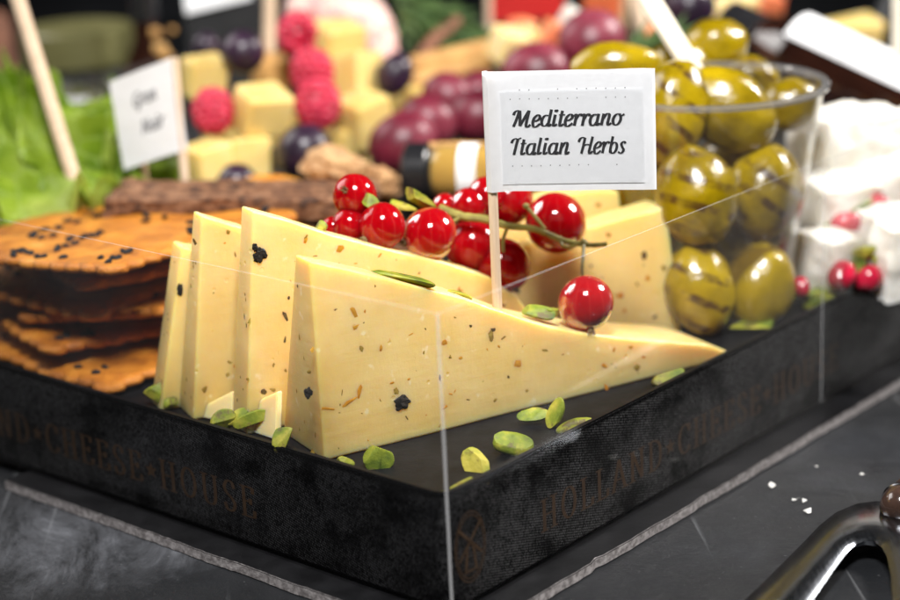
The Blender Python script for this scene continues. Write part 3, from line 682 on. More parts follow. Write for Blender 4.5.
# wedges standing the other way round, behind
P5 = V((64.6, 97.5, FLOOR)); az5 = math.radians(180-9)
def wedge_r(label, P, az, top_px, tb, tt, seed, flecks=(), nrand=26):
    # tall end on the right: run d leftwards, thickness away from the camera
    d = V((math.cos(az), math.sin(az), 0)); nb = V((math.sin(az), -math.cos(az), 0))
    if nb.y < 0: nb = -nb
    nf = -nb; zf = FLOOR+.1
    tops = [((Q-P).dot(d), Q.z) for Q in (onplane(x, y, P, nf) for x, y in top_px)]
    outline = list(tops) + [(tops[-1][0]+3, zf)] + [(tops[-1][0]*(1-i/12), zf) for i in range(1, 13)]
    b2 = bmesh.new(); slant = lambda s_: 5.0*max(0, 1-s_/30)
    fr = [b2.verts.new(P + d*s_ + ZZ*(z-P.z)) for s_, z in outline]
    bk = [b2.verts.new(P + d*(s_+slant(s_)) + nb*tb + ZZ*(z-P.z)) for s_, z in outline]
    b2.faces.new(fr); b2.faces.new(bk[::-1])
    for i in range(len(fr)):
        j = (i+1) % len(fr); b2.faces.new([fr[j], fr[i], bk[i], bk[j]])
    bmesh.ops.recalc_face_normals(b2, faces=b2.faces[:])
    bmesh.ops.bevel(b2, geom=[e for e in b2.edges if e.calc_face_angle(0) > .5], offset=.7, segments=3, affect='EDGES', profile=.55)
    mb = MB(); mb.merge(b2, 'cheese'); rnd = random.Random(seed)
    for (x, y, w, h, mt_) in flecks:
        Q = onplane(x, y, P, nf); k_ = ppm((Q-CP).dot(fw)); flake(mb, Q, nf, (ZZ+d*.2).normalized(), w/k_/2, h/k_/2, mt_, x)
    for k in range(nrand):
        s_ = rnd.uniform(1, tops[-1][0]*.8); z = rnd.uniform(zf+2, zf+30)
        if z > tops[0][1] - s_*.5 - 2: continue
        q = rnd.uniform(.15, .4); flake(mb, P + d*s_ + ZZ*(z-P.z), nf, (ZZ+d*rnd.uniform(-1, 1)).normalized(), q*.7, q*1.6, rnd.choice(['herb', 'zest', 'herbd']), k+seed*50, .06)
    o = mb.build('cheese_wedge', angle=30); tag(o, label, 'cheese', 'herb cheese wedges in the box'); return o
wedge_r('upright herb cheese wedge leaning before the cup of olives, tall end at right', P5, az5,
    [(667, 206.5), (618, 219), (560, 235), (490, 256), (440, 272)], 8, 8, 11,
    flecks=[(644, 256, 6, 15, 'herbd'), (648, 278, 5, 7, 'zest'), (619, 296, 8, 9, 'zest'), (625, 310, 4, 6, 'zest'), (655, 317, 6, 4, 'herbd'), (608, 235, 5, 5, 'herb'), (664, 268, 5, 7, 'herb')])
wedge_r('yellow herb cheese wedge behind the upright one, just under the white flag', P5 + V((-9, 13.5, 0)), az5,
    [(619, 191), (600, 189.5), (570, 193), (540, 200), (515, 212), (490, 230)], 9, 9, 12, flecks=[(598, 205, 6, 5, 'herb')])
# small pale offcuts at the foot of the fan
for (pts, lab) in (([(216, 420), (276, 441), (277, 392)], 'pale triangular cheese offcut in front of the peppercorn wedge'),
                   ([(186, 415), (232, 424), (233, 391)], 'pale triangular cheese offcut in front of the third wedge')):
    a, b_ = onz(*pts[0], FLOOR+.2), onz(*pts[1], FLOOR+.2); n = (b_-a).cross(ZZ).normalized()
    if n.y > 0: n = -n
    c = onplane(*pts[2], a - n*1.0, (n+ZZ*.15).normalized()); mb = MB()
    mb.prism([a, b_, c], -n*1.6, 'pale_cheese', bev=.25); tag(mb.build('cheese_offcut'), lab, 'cheese', 'pale cheese offcuts')

# --------------------------------------------------------------- flag pick
def zline(X, Y, ypx, z0=20, z1=140):
    for _ in range(40):
        zm = (z0+z1)/2
        if pix(V((X, Y, zm)))[1] > ypx: z0 = zm
        else: z1 = zm
    return (z0+z1)/2
B = onplane(497.5, 309, W1['P'] + W1['nb']*4.5, W1['nb'])
ztop = zline(B.x, B.y, 71.5); zbot = zline(B.x, B.y, 191)
flag = thing('flag_pick', V((B.x, B.y, B.z-12)), 'white paper flag pick reading Mediterrano Italian Herbs, stuck in the front wedge', 'flag')
mb = MB(); mb.tube([V((B.x, B.y, B.z-12)), V((B.x, B.y, B.z)), V((B.x, B.y, ztop-.6))], 1.05, 'wood', n=14); mb.build('stick', flag)
azf = math.atan2(-.213, .977); fd = V((math.cos(azf), math.sin(azf), 0)); fn = V((math.sin(azf), -math.cos(azf), 0))
hgt = ztop-zbot; wid = 34.6
mb = MB(); bm = mb.bm
# one folded strip: back leaf, round the stick, front leaf
path = []
for i in range(15): path.append(fd*(wid*(1-i/14)) - fn*(-.1 if i == 0 else .05+.1*math.sin(i*.5)) )
for i in range(1, 9):
    a = -PI/2 - PI*i/9; path.append(fd*(1.25*math.cos(a)) + fn*(1.25*math.sin(a)) if False else fd*(-1.28*math.sin(PI*i/9)) + fn*(-1.28*math.cos(PI*i/9)))
for i in range(15):
    k = i/14; path.append(fd*(wid*k) + fn*(1.28*(1-min(1, k*5))**2 + .30 + .10*math.sin(k*7)))
th = .11; base = V((B.x, B.y, 0))
rows = 8; gridv = []
for p in path: gridv.append([bm.verts.new(base + p + ZZ*(zbot + hgt*j/rows + .12*mnoise.noise(V((p.x*.15, j, 0)))*(j in (0, rows)))) for j in range(rows+1)])
for a, b_ in zip(gridv, gridv[1:]):
    for j in range(rows): bm.faces.new([a[j], b_[j], b_[j+1], a[j+1]]).material_index = mb.mi('paper')
bmesh.ops.solidify(bm, geom=bm.faces[:], thickness=th)
paper = mb.build('paper', flag)
def fplace(x, y, q):
    k = x/wid; return base + fd*x + fn*(.30+1.28*(1-min(1, max(0, k)*5))**2 + .10*math.sin(k*7) + .14+.01*q) + ZZ*(zbot+y)
# a label glued on the front leaf, raised by its own thickness
mb = MB(); bm = mb.bm; cols = 24
lx0, lx1, ly0, ly1 = wid*.068, wid*.93, hgt*.062, hgt*.845
g = [[bm.verts.new(fplace(lx0+(lx1-lx0)*i/cols, ly0+(ly1-ly0)*j/4, 0) + fn*.04) for j in range(5)] for i in range(cols+1)]
for a, b_ in zip(g, g[1:]):
    for j in range(4): bm.faces.new([a[j], b_[j], b_[j+1], a[j+1]]).material_index = mb.mi('paper')
bmesh.ops.solidify(bm, geom=bm.faces[:], thickness=.06)
lab = mb.build('sticker', paper, angle=1)
mb = MB()
X_ = lambda zx: wid*(zx-5)/783; Y_ = lambda zy: hgt*(1-(zy-5)/575)
xh = hgt*56/575
fpl = lambda x, y, q: fplace(x, y, 12+q)
text(mb, 'Mediterrano', SCRIPT, fpl, X_(112), Y_(268), xh, X_(628)-X_(112), 'ink', .235, .085, .22)
mb.build('lettering', paper, recalc=False); mb = MB()
text(mb, 'Italian', SCRIPT, fpl, X_(98), Y_(402), xh, X_(376)-X_(98), 'ink', .235, .085, .22)
text(mb, 'Herbs', SCRIPT, fpl, X_(420), Y_(402), xh, X_(640)-X_(420), 'ink', .235, .085, .22)
rnd = random.Random(3)
for yy in (92, 135, 455):
    for k in range(13):
        if rnd.random() < .3: continue
        x, y = X_(108+45*k), Y_(yy+rnd.uniform(-1, 1)); r = .11
        mb.quad([fplace(x+dx_*r, y+dy_*r, 12) for dx_, dy_ in ((-1, -1), (1, -1), (1, 1), (-1, 1))], 'greyink')
mb.build('lettering', paper, recalc=False)

# ---------------------------------------------------------------- currants
def currant_bm(mb, c, r, cal=None, q=0):
    mb.ell(c, (r, r, r*.97), 'currant', rot=rotm(q*.7, q*1.3, q), seg=40, ring=26)
def calyx_bm(mb, c, r, dirn, q):
    rnd = random.Random(q); p0 = c + dirn*r*.96; a = dirn.orthogonal().normalized(); b_ = dirn.cross(a)
    for k in range(6):
        an = k*1.05+rnd.random(); s_ = (a*math.cos(an)+b_*math.sin(an))
        mb.tube([p0+s_*.25-dirn*.2, p0+s_*.55+dirn*.5, p0+s_*rnd.uniform(.3, 1.0)+dirn*rnd.uniform(1.0, 1.9)], [.3, .26, .08], 'calyx', n=5)
mid2 = W2['P'] + W2['nb']*5; mid1 = W1['P'] + W1['nb']*4.6
def at2(x, y, back=0): return onplane(x, y, mid2 + W2['nb']*back, W2['nb'])
def at1(x, y, back=0): return onplane(x, y, mid1 + W1['nb']*back, W1['nb'])
def prad(P, rpx): return rpx/ppm((P-CP).dot(fw))
dcam = lambda P: (CP-P).normalized()
loose = [(355, 196, 23, 9, (-.2, .1), 'uppermost loose redcurrant with a pistachio sliver below it', 0),
         (382, 226, 24, 1, (-.75, -.6), 'loose redcurrant left of the biggest front berry on the middle wedge', 1),
         (350, 226, 19, 7, None, 'dark redcurrant tucked under the uppermost loose one', 0),
         (333, 228, 12, 9, None, 'small redcurrant furthest left, barely showing over the middle wedge', 0)]
for k, (x, y, rp, bk, cal, lb, q) in enumerate(loose):
    P = at2(x, y, bk); r = prad(P, rp); o = thing('redcurrant', P - ZZ*r, lb, 'redcurrant', 'loose redcurrants on the cheese')
    mb = MB(); currant_bm(mb, P, r, q=k+1); mb.build('berry', o, base=P)
    if cal: mb = MB(); calyx_bm(mb, P, r, (CR*cal[0]+CU*cal[1]-fw*.5).normalized(), k); mb.build('calyx', o)
P_c = at2(430, 234, 0)
sprig = thing('redcurrant_sprig', at1(586, 331), 'redcurrant sprig with green stem lying behind the flag pick, one berry hanging in front', 'redcurrants')
sp = [(430, 234, 27.5, P_c, (-.95, -.35)), (473, 246, 28, at2(473, 246, 7), None), (503, 266, 28, at2(503, 266, 2), (.45, -.85)), (508, 200, 26, at2(508, 200, 9), None),
      (556, 223, 31, at2(556, 223, -2), None), (586, 303, 28.5, at1(586, 303, -.5), (.15, -.98)), (445, 206, 13, at2(445, 206, 12), None), (469, 206, 19, at2(469, 206, 9), None), (487, 196, 20, at2(487, 196, 9), None)]
for k, (x, y, rp, P, cal) in enumerate(sp):
    r = prad(P, rp); mb = MB(); currant_bm(mb, P, r, q=k+5); bo = mb.build('berry', sprig, base=P)
    if cal: mb = MB(); calyx_bm(mb, P, r, (CR*cal[0]+CU*cal[1]-fw*.35).normalized(), k+20); mb.build('calyx', bo)
def bez(pts, n=7):
    q = [pts[0]]+pts+[pts[-1]]; out = []
    for i in range(1, len(q)-2):
        for k in range(n):
            t_ = k/n; a, b_, c, d = q[i-1], q[i], q[i+1], q[i+2]
            out.append(.5*((2*b_)+(c-a)*t_+(2*a-5*b_+4*c-d)*t_*t_+(-a+3*b_-3*c+d)*t_**3))
    return out + [pts[-1]]
D0 = (at2(556, 223, -2)-CP).dot(fw) - 7.5
sw = lambda x, y, dd=0: ond(x, y, D0+dd)
mb = MB()
main = bez([sw(440, 208, 3), sw(462, 216, 1), sw(485, 219, 0), sw(508, 226, -1), sw(535, 229, 0), sw(565, 241, 0), sw(590, 245, 0), sw(607, 244, 0)])
mb.tube(main, [1.05 - .5*i/len(main) + .16*mnoise.noise(V((i*.6, 0, 0))) for i in range(len(main))], 'stem', n=8)
for pts, r0 in (([sw(526, 206, -1), sw(533, 214, -1), sw(545, 229, 0)], .45), ([sw(584, 243, 0), sw(583, 258, -3), sw(582, 270, -4), sw(583, 279, -4)], .42), ([sw(508, 226, -1), sw(503, 240, 0), sw(503, 252, 0)], .42), ([sw(462, 216, 1), sw(452, 222, 0), sw(441, 226, 1)], .42), ([sw(560, 238, 0), sw(563, 246, -1), sw(572, 247, -1), sw(578, 243, -1)], .34)):
    p = bez(pts); mb.tube(p, [r0]*len(p), 'stem', n=6); mb.ell(p[0], r0*1.7, 'stem', seg=8, ring=6)
mb.ell(sw(584, 242, 0), .8, 'stem', seg=10, ring=8, lump=.3); mb.ell(sw(583, 279, -4), (.9, .9, .6), 'stem', seg=10, ring=8)
mb.build('stem', sprig)

# -------------------------------------------------------------- pistachios
def pist(x, y, wpx, hpx, P, ang, lab, seed, leafy=False):
    k = ppm((P-CP).dot(fw)); w, h = wpx/k/2, hpx/k/2; rnd = random.Random(seed); ax = CR*math.cos(ang)+CU*math.sin(ang); ay = -CR*math.sin(ang)+CU*math.cos(ang); az = -fw
    pts = []; dep = min(w, h)*1.0
    cuts = []
    for i in range(rnd.choice((3, 4, 5)) if not leafy else 3):
        n_ = V((rnd.gauss(0, 1)*(.9 if not leafy else .35), rnd.gauss(0, 1), rnd.gauss(0, .8)+.5)).normalized(); cuts.append((n_, rnd.uniform(.30, .68)))
    dep = max(min(w, h), .55*max(w, h))
    for i in range(420):
        d = V((rnd.gauss(0, 1), rnd.gauss(0, 1), rnd.gauss(0, 1))).normalized()
        d *= 1/(abs(d.x)**3+abs(d.y)**3+abs(d.z)**3)**(1/3)
        if leafy: d.y *= (1-.45*abs(d.x)**2)
        for n_, o_ in cuts:
            e = d.dot(n_) - o_
            if e > 0: d -= n_*e
        pts.append(P + ax*(w*d.x*1.1) + ay*(h*d.y*1.15) + az*(dep*d.z))
    mb = MB(); mb.hull(pts, 'pist'); o = mb.build('pistachio_piece', angle=24); tag(o, lab, 'pistachio', 'chopped pistachios')
def fl(x, y, h=2): return onz(x, y, FLOOR+h)
PL = [
 (345, 465, 18, 13, fl(345, 465, 1.5), -.4, 'low green pistachio bit peeking over the ribbon under the front wedge', False),
 (378, 458, 27, 26, fl(378, 458), .5, 'chunky green pistachio piece on the tray floor below the front wedge', False),
 (478, 460, 30, 25, fl(478, 460), .25, 'chunky lime pistachio piece right of the sleeve corner line', False),
 (513, 444, 38, 21, fl(513, 444), -.25, 'pale flat sided pistachio piece close to the right ribbon rim', False),
 (533, 415, 30, 13, fl(533, 415), .12, 'flat pistachio sliver lying against the front wedge base', True),
 (555, 412, 30, 15, fl(555, 413, 3), 1.2, 'upright brown skinned pistachio piece beside the flat sliver', True),
 (575, 426, 36, 13, fl(575, 426), .3, 'pistachio sliver half sunk behind the right rim', True),
 (470, 484, 40, 14, fl(470, 484), .35, 'yellow pistachio sliver lying along the rim by the corner', False),
 (447, 494, 30, 7, fl(447, 494, 1.2), .0, 'thin yellow pistachio edge in the near corner of the box', True),
 (668, 377, 32, 13, fl(668, 377), .4, 'pistachio sliver at the tip of the front wedge', True),
 (160, 396, 32, 22, fl(160, 396, 3), .45, 'green pistachio chunk between the crackers and the cheese fan', False),
 (176, 408, 16, 10, fl(170, 403, 2), .3, 'small pistachio bit right of the chunk by the crackers', False),
 (223, 420, 26, 20, fl(223, 421, 3.5), .7, 'olive green pistachio piece at the foot of the peppercorn wedge', True),
 (255, 417, 42, 15, fl(255, 419, 3.5), .3, 'long yellow green pistachio sliver at the foot of the peppercorn wedge', True),
 (239, 416, 24, 14, fl(239, 417, 4), .5, 'pistachio sliver wedged between two others at the fan foot', True),
 (287, 433, 32, 20, fl(284, 438, 5), 1.25, 'dark green pistachio half standing on edge beside the front wedge', True),
 (756, 326, 50, 13, fl(756, 326, 1.5), .1, 'long pistachio piece in front of the olive cup', False),
 (822, 302, 36, 11, fl(822, 302, 2), .25, 'yellow pistachio strip by the white cheese at the right rim', True),
 (810, 299, 40, 14, fl(812, 297, 1.5), .2, 'dark green pistachio half under the yellow strip at right', True),
 (402, 279, 62, 12, at1(402, 279, 0), -.2, 'long green pistachio sliver lying on top of the front wedge', True),
 (460, 295, 24, 8, at1(460, 295, 0), -.35, 'small pistachio sliver on the front wedge left of the pick', True),
 (537, 311, 34, 13, at1(537, 311, 0), -.25, 'dark green pistachio piece between the pick and the hanging berry', False),
 (552, 314, 18, 13, at1(552, 314, -1), .2, 'yellow pistachio bit touching the hanging berry', False),
 (370, 201, 20, 12, at2(370, 201, 3), -.6, 'yellow pistachio bit on the uppermost loose redcurrant', True),
 (418, 199, 42, 12, at2(418, 199, 5), -.5, 'bright green pistachio stick above the big front currant', False),
 (404, 206, 26, 12, at2(404, 206, 6), -.25, 'yellow pistachio piece under the bright green stick', False),
 (321, 227, 12, 10, at2(321, 227, 0), .9, 'tiny pistachio crumb on the crest of the middle wedge', False),
]
for k, (x, y, w, h, P, a, lb, lf) in enumerate(PL): pist(x, y, w, h, P, a, lb, k+40, lf)

# ------------------------------------------------------------------ olives and cup
CC = V((76, 119, FLOOR+.1)); CH = 57.0; RB, RT = 19.0, 28.0
cup = thing('olive_cup', CC, 'clear plastic cup filled with grilled green olives behind the cheese', 'cup')
mb = MB(); w = .7
mb.lathe(CC, [(0, 0), (RB-1.5, 0), (RB, 1.2), (RB+(RT-RB)*.5, CH*.5), (RT-.2, CH-1.5), (RT-.8, CH-1.5), (RB+(RT-RB)*.5-w, CH*.5), (RB-w, 2), (0, 2)], 'cup', n=72); mb.build('cup_body', cup)
mb = MB(); mb.lathe(CC, [(RT-.9, CH-1.4), (RT+1.0, CH-1.4), (RT+1.2, CH-.6), (RT+.9, CH), (RT-.5, CH), (RT-1.0, CH-.5)], 'cup_rim', n=72, closed=True); mb.build('rim', cup)
mb = MB(); mb.lathe(CC, [(RB-1.6, .05), (RB+.15, .05), (RB+.35, .7), (RB+.2, 1.6), (RB-1.0, 1.6)], 'cup_rim', n=60, closed=True); mb.build('base_ring', cup)
rl = lambda z: RB+(RT-RB)*z/CH
mb = MB(); mb.lathe(CC, [(0, 2.1), (rl(2)-1.0, 2.1), (rl(9)-1.0, 9), (rl(19)-1.0, 19), (0, 19)], 'brine', n=60); mb.build('brine', cup)
def oli(x, y, D, rx, ry, ang, lab, grill, seed, rz=None):
    P = ond(x, y, D); k = ppm(D); a, b_ = 1.05*rx/k, 1.05*ry/k
    o_rot = CAMROT @ Matrix.Rotation(ang, 3, 'Z') @ Matrix.Rotation(-PI/2, 3, 'X')   # local -Y looks at the camera
    mb = MB()
    # vertices stay in the olive's own axes so the grill marks follow its body
    mb.ell(V((0, 0, 0)), (a, min(a, b_)*.95, b_), 'olive_grilled' if grill else 'olive', seg=40, ring=26, lump=.085, lscale=1.3, seed=seed)
    o = mb.build('olive', base=V((0, 0, 0))); o.matrix_world = Matrix.Translation(P*S) @ o_rot.to_4x4()
    tag(o, lab, 'olive', 'grilled olives in the clear cup'); return o
OL = [
 (617, 66, 478, 43, 24, .0, 'long shiny olive right above the white flag', False),
 (716, 46, 505, 30, 27, .3, 'plump plain olive topmost at the right of the wooden fork', False),
 (752, 78, 500, 26, 21, -.3, 'small olive under the rim at the far side of the cup', True),
 (790, 104, 484, 30, 25, .4, 'olive against the right wall of the cup just under the rim', False),
 (727, 108, 468, 52, 36, -.55, 'big smooth olive just right of the wooden fork foot', False),
 (672, 112, 462, 34, 52, -.15, 'olive with grill marks beside the right edge of the flag', True),
 (697, 196, 458, 39, 50, .25, 'large olive with dark grill stripes in the middle of the cup', True),
 (766, 192, 470, 36, 45, -.1, 'olive at mid height against the right cup wall', True),
 (758, 286, 468, 34, 42, -.3, 'bottom olive at the right, dulled by the brine', False),
 (699, 288, 461, 34, 44, .2, 'bottom olive at the left, dulled by the brine', True),
 (640, 190, 474, 28, 40, 0, 'olive half hidden behind the flag and the yellow wedge', False),
 (678, 70, 500, 30, 30, 0, 'dark olive behind the wooden fork', False),
 (735, 240, 484, 34, 34, 0, 'shaded olive deep inside the cup', False),
 (735, 165, 492, 36, 34, 0, 'shaded olive in the gap behind the grilled ones', False),
 (650, 140, 492, 34, 34, 0, None, False), (655, 270, 484, 34, 34, 0, None, False), (782, 240, 488, 28, 30, 0, None, False),
]
for k, (x, y, D, rx, ry, a, lb, g) in enumerate(OL):
    if lb is None: continue
    oli(x, y, D, rx, ry, a, lb, g, k+1)
mb = MB()
for (xa, xb, ya, yb) in (((636, 691, -12, 74)), ((647, 700, -14, 73))):
    A, B_ = ond(xb, yb, 483), ond(xa, ya, 494); d = (B_-A); r_ = frame(d)
    mb.box((A+B_)/2, (d.length/2, 1.25, .9), 'lightwood', rot=r_, bev=.25)
mb.box(ond(641, -10, 494.5), (4, 2.4, .85), 'lightwood', rot=frame(ond(641, -10, 494.5)-ond(695, 74, 483.5)), bev=.3)
tag(mb.build('wooden_fork'), 'pale wooden snack fork standing in the olive cup', 'fork')

# ---------------------------------------------------------------- crackers
def cracker(c, du, dv, z, ang, tilt, lab, seed, seeds=30, th=2.6, front=None):
    rnd = random.Random(seed); rot = rotm(tilt[0], tilt[1], ang + PI/4)
    out = []
    def side(a, b_, n):
        for i in range(n):
            for k in range(5):
                t_ = (i+k/5)/n; p = a.lerp(b_, t_); nn = V((b_.y-a.y, a.x-b_.x, 0)).normalized(); out.append(p + nn*(1.25*abs(math.sin(PI*k/5)) + .5*mnoise.noise(p*.12+V((seed, 0, 0)))))
    A = [V((-du, -dv, 0)), V((du, -dv, 0)), V((du, dv, 0)), V((-du, dv, 0))]
    A = [p + V((rnd.uniform(-3, 3), rnd.uniform(-3, 3), 0)) for p in A]
    n1, n2 = int(du/2.6), int(dv/2.6)
    side(A[0], A[1], n1); side(A[1], A[2], n2); side(A[2], A[3], n1); side(A[3], A[0], n2)
    cen = V((0, 0, 0)); rings = [1.0, .985, .93, .82, .65, .45, .22]
    mb = MB(); bm = mb.bm; off = V((seed*5.3, seed*2.1, 0))
    def zz(p, top):
        w_ = 1.5*mnoise.noise(p*.035+off) + .5*mnoise.noise(p*.12+off)
        return w_ + (th/2 if top else -th/2)
    tops, bots = [], []
    for q, s_ in enumerate(rings):
        rnd_ = 1-(.75 if q == 0 else .25 if q == 1 else 0)
        tops.append([bm.verts.new(V((p.x*s_, p.y*s_, zz(p*s_, True)*1 - (th/2)*(1-rnd_)))) for p in out])
        bots.append([bm.verts.new(V((p.x*s_, p.y*s_, zz(p*s_, False)*1 + (th/2)*(1-rnd_)))) for p in out])
    n = len(out); k0 = mb.mi('cracker')
    def band(a, b_, fl_):
        for i in range(n):
            j = (i+1) % n; vs = [a[i], a[j], b_[j], b_[i]]
            bm.faces.new(vs if not fl_ else vs[::-1]).material_index = k0
    for a, b_ in zip(tops, tops[1:]): band(a, b_, False)
    for a, b_ in zip(bots, bots[1:]): band(a, b_, True)
    band(bots[0], tops[0], False)
    ct = bm.verts.new(V((0, 0, zz(cen, True)))); cb = bm.verts.new(V((0, 0, zz(cen, False))))
    for i in range(n):
        j = (i+1) % n; bm.faces.new([tops[-1][i], tops[-1][j], ct]).material_index = k0; bm.faces.new([bots[-1][j], bots[-1][i], cb]).material_index = k0
    for k in range(seeds):
        if k % 4 == 0 or k == 0: cl = V((rnd.uniform(-.9, .9)*du, rnd.uniform(-.9, .9)*dv, 0))
        p = cl + V((rnd.gauss(0, 2.2), rnd.gauss(0, 2.2), 0))
        if abs(p.x) > du*.97 or abs(p.y) > dv*.97: continue
        p.z = zz(p, True)+.25; mb.ell(p, (1.25, .8, .6), 'seed', rot=rotm(rnd.uniform(-.4, .4), rnd.uniform(-.4, .4), rnd.uniform(0, 3)), seg=10, ring=7, lump=.2, seed=k)
    for v in bm.verts: v.co = rot @ v.co + V((c.x, c.y, z))
    tag(mb.build('cracker', angle=50), lab, 'cracker', 'stacked seeded crackers')
def cpos(u, v): return UU*u + VV*v
CK = [ # du runs along the box's left wall; corner near the viewer
 (cpos(136, 36), 30, 30, 23.4, .03, (.00, .00), 'lowest seeded cracker, flat on the tray floor by the rim', 21),
 (cpos(145, 40), 31, 28, 28.8, -.32, (.03, .07), 'seeded cracker second from the bottom of the stack', 22),
 (cpos(131, 45), 29, 27, 34.0, .42, (-.07, .05), 'seeded cracker third from the bottom, its corner turned to the right', 23),
 (cpos(150, 40), 31, 30, 39.0, .12, (.08, -.03), 'seeded cracker third from the top of the stack', 24),
 (cpos(136, 50), 28, 29, 43.2, -.38, (-.05, -.06), 'seeded cracker just below the top one, pushed back', 25),
 (cpos(137, 36), 33, 33, 49.2, .04, (-.06, .02), 'topmost seeded cracker, glossy orange with clusters of black seeds', 26)]
for (c, du, dv, z, a, tl, lb, sd) in CK: cracker(c, du, dv, z, a, tl, lb, sd, seeds=70 if sd == 26 else 34)

# brown crispbreads stacked behind
def slab(c, h, rot, mat, name, lab, cat, group=None, seed=0, rough=1.0):
    b2 = bmesh.new(); bmesh.ops.create_cube(b2, size=2); bmesh.ops.subdivide_edges(b2, edges=b2.edges[:], cuts=9, use_grid_fill=True)
    off = V((seed*7.7, 0, seed))
    for v in b2.verts:
        p = V((v.co.x*h[0], v.co.y*h[1], v.co.z*h[2])); e = max(abs(v.co.x), abs(v.co.y))
        p += V((mnoise.noise(p*.22+off), mnoise.noise(p*.22+off*2), mnoise.noise(p*.3+off*3)*.7))*rough
        v.co = p
    for _ in range(1): bmesh.ops.subdivide_edges(b2, edges=b2.edges[:], cuts=1, use_grid_fill=True, smooth=.6)
    for v in b2.verts: v.co = rot @ (v.co + V((mnoise.noise(v.co*.5+off)*.7, mnoise.noise(v.co*.55-off)*.9, .9*rough*mnoise.noise(v.co*.6+off)))) + c
    mb = MB(); mb.merge(b2, mat); tag(mb.build(name, angle=70), lab, cat, group)
cb_ = ond(228, 208, 487)
for k in range(5):
    z = cb_.z + .6 - k*6.6
    slab(V((cb_.x+[4, -3, 8, 0, 3][k], cb_.y+1+[4, -2, 1, 4, 0][k], z)), (37 if k else 34, 11, 2.6), rotm(0, [.03, .05, 0, 0, 0][k], -.12+[0, .03, -.05, .1, 0][k]), 'crisp', 'crispbread',
         ['uppermost dark brown crispbread behind the top cracker', 'second dark brown crispbread under the uppermost one', 'third dark brown crispbread, mostly hidden by the cheese', 'fourth dark brown crispbread, mostly hidden by the cheese', 'lowest dark brown crispbread, mostly hidden by the cheese'][k], 'crispbread', 'stacked brown crispbreads', k+3)

# ---------------------------------------------------------------- riser with the food behind
mb = MB(); mb.prism([V((-176, 172, FLOOR+.1)), V((196, 172, FLOOR+.1)), V((8, 355, FLOOR+.1))], ZZ*(RISER-FLOOR), 'blackcard', bev=.6)
tag(mb.build('riser_block'), 'matt black riser block under the fruit at the back of the box', 'riser')

def blob(name, x, y, D, r, mat, lab, cat, group, lump=.05, ls=1.3, seed=1, ang=0, sq=None):
    P = ond(x, y, D); k = ppm(D); r = r if isinstance(r, tuple) else (r, r, r); r = tuple(q/k for q in r)
    mb = MB(); mb.ell(P, r, mat, rot=CAMROT @ Matrix.Rotation(ang, 3, 'Z'), lump=lump, lscale=ls, seed=seed, seg=36, ring=24); o = mb.build(name, base=None); tag(o, lab, cat, group); return o
def raspberry(x, y, D, r, lab, seed, open_=False):
    P = ond(x, y, D); r /= ppm(D); mb = MB(); rnd = random.Random(seed); rot = CAMROT @ rotm(rnd.uniform(-.4, .4), rnd.uniform(-.4, .4), 0)
    nr = 9
    for i in range(nr):
        la = -1.35 + 2.75*i/(nr-1)
        k = max(1, int(13*math.cos(la)))
        for j in range(k):
            an = 2*PI*(j+.5*(i % 2))/k; d = V((math.cos(la)*math.cos(an), math.sin(la), math.cos(la)*math.sin(an)))
            if open_ and d.z > .86: continue
            mb.ell(P + rot @ V((d.x*r*.84, d.y*r*1.0, d.z*r*.84)), r*.23*rnd.uniform(.9, 1.1), 'rasp', seg=12, ring=8)
    mb.ell(P, (r*.8, r*.8, r*.92) if not open_ else (r*.7, r*.7, r*.7), 'rasp', rot=rot, seg=16, ring=10)
    tag(mb.build('raspberry'), lab, 'raspberry', 'raspberries in the fruit pile')
raspberry(213, 111, 540, 21, 'raspberry alone beside the white leaning flag', 1)
raspberry(297, 34, 566, 20, 'topmost raspberry, its hollow end facing the viewer', 2, True)
raspberry(312, 73, 560, 22, 'middle raspberry of the column of three', 3)
raspberry(318, 104, 552, 23, 'lowest raspberry of the column of three', 4)
def cube(x, y, D, s, rx, ry, rz, lab, mat='cube_cheese', name='cheese_cube', cat='cheese', group='yellow cheese cubes in the pile', asp=(1, 1, 1), rgh=.6):
    P = ond(x, y, D); h = .92*s/ppm(D)/2; mb = MB()
    mb.box(P, (h*asp[0], h*asp[1], h*asp[2]), mat, rot=rotm(rx, ry, rz), bev=h*.2, seg=3, jit=h*.16); tag(mb.build(name, angle=40), lab, cat, group)
cube(261, 112, 543, 50, .25, .15, .5, 'bright cheese cube between the lone raspberry and the raspberry column')
cube(205, 76, 562, 42, .0, .1, .3, 'cheese cube above the lone raspberry, under the black card')
cube(205, 164, 532, 44, .0, .0, .7, 'shaded cheese cube low behind the leaning flag stick')
cube(248, 158, 540, 46, -.1, .0, .2, 'shaded cheese cube under the bright cube')
cube(338, 44, 585, 44, .2, .0, .4, 'pale cheese cube right of the topmost raspberry')
cube(352, 78, 575, 48, -.2, .2, .9, 'creamy cheese cube below the pink ham')
cube(362, 118, 562, 48, .1, -.2, .6, 'yellow rinded cheese cube right of the lowest raspberry')
cube(350, 145, 566, 44, .1, .2, .1, 'low cheese cube behind the walnut half')
cube(272, 74, 585, 36, .1, .1, .3, 'tan cheese cube behind the middle raspberry', mat='biscuit')
cube(230, 130, 575, 50, .1, .0, .5, 'dull cheese cube deep behind the lone raspberry')
cube(300, 140, 590, 50, .1, .0, .5, 'dull cheese cube deep behind the raspberry column')
cube(420, 100, 606, 50, .1, .0, .5, 'cheese cube buried behind the red grapes')
blob('black_grape', 243, 52, 556, 22, 'darkgrape', 'round black grape in front of the black card', 'grape', 'dark grapes in the pile')
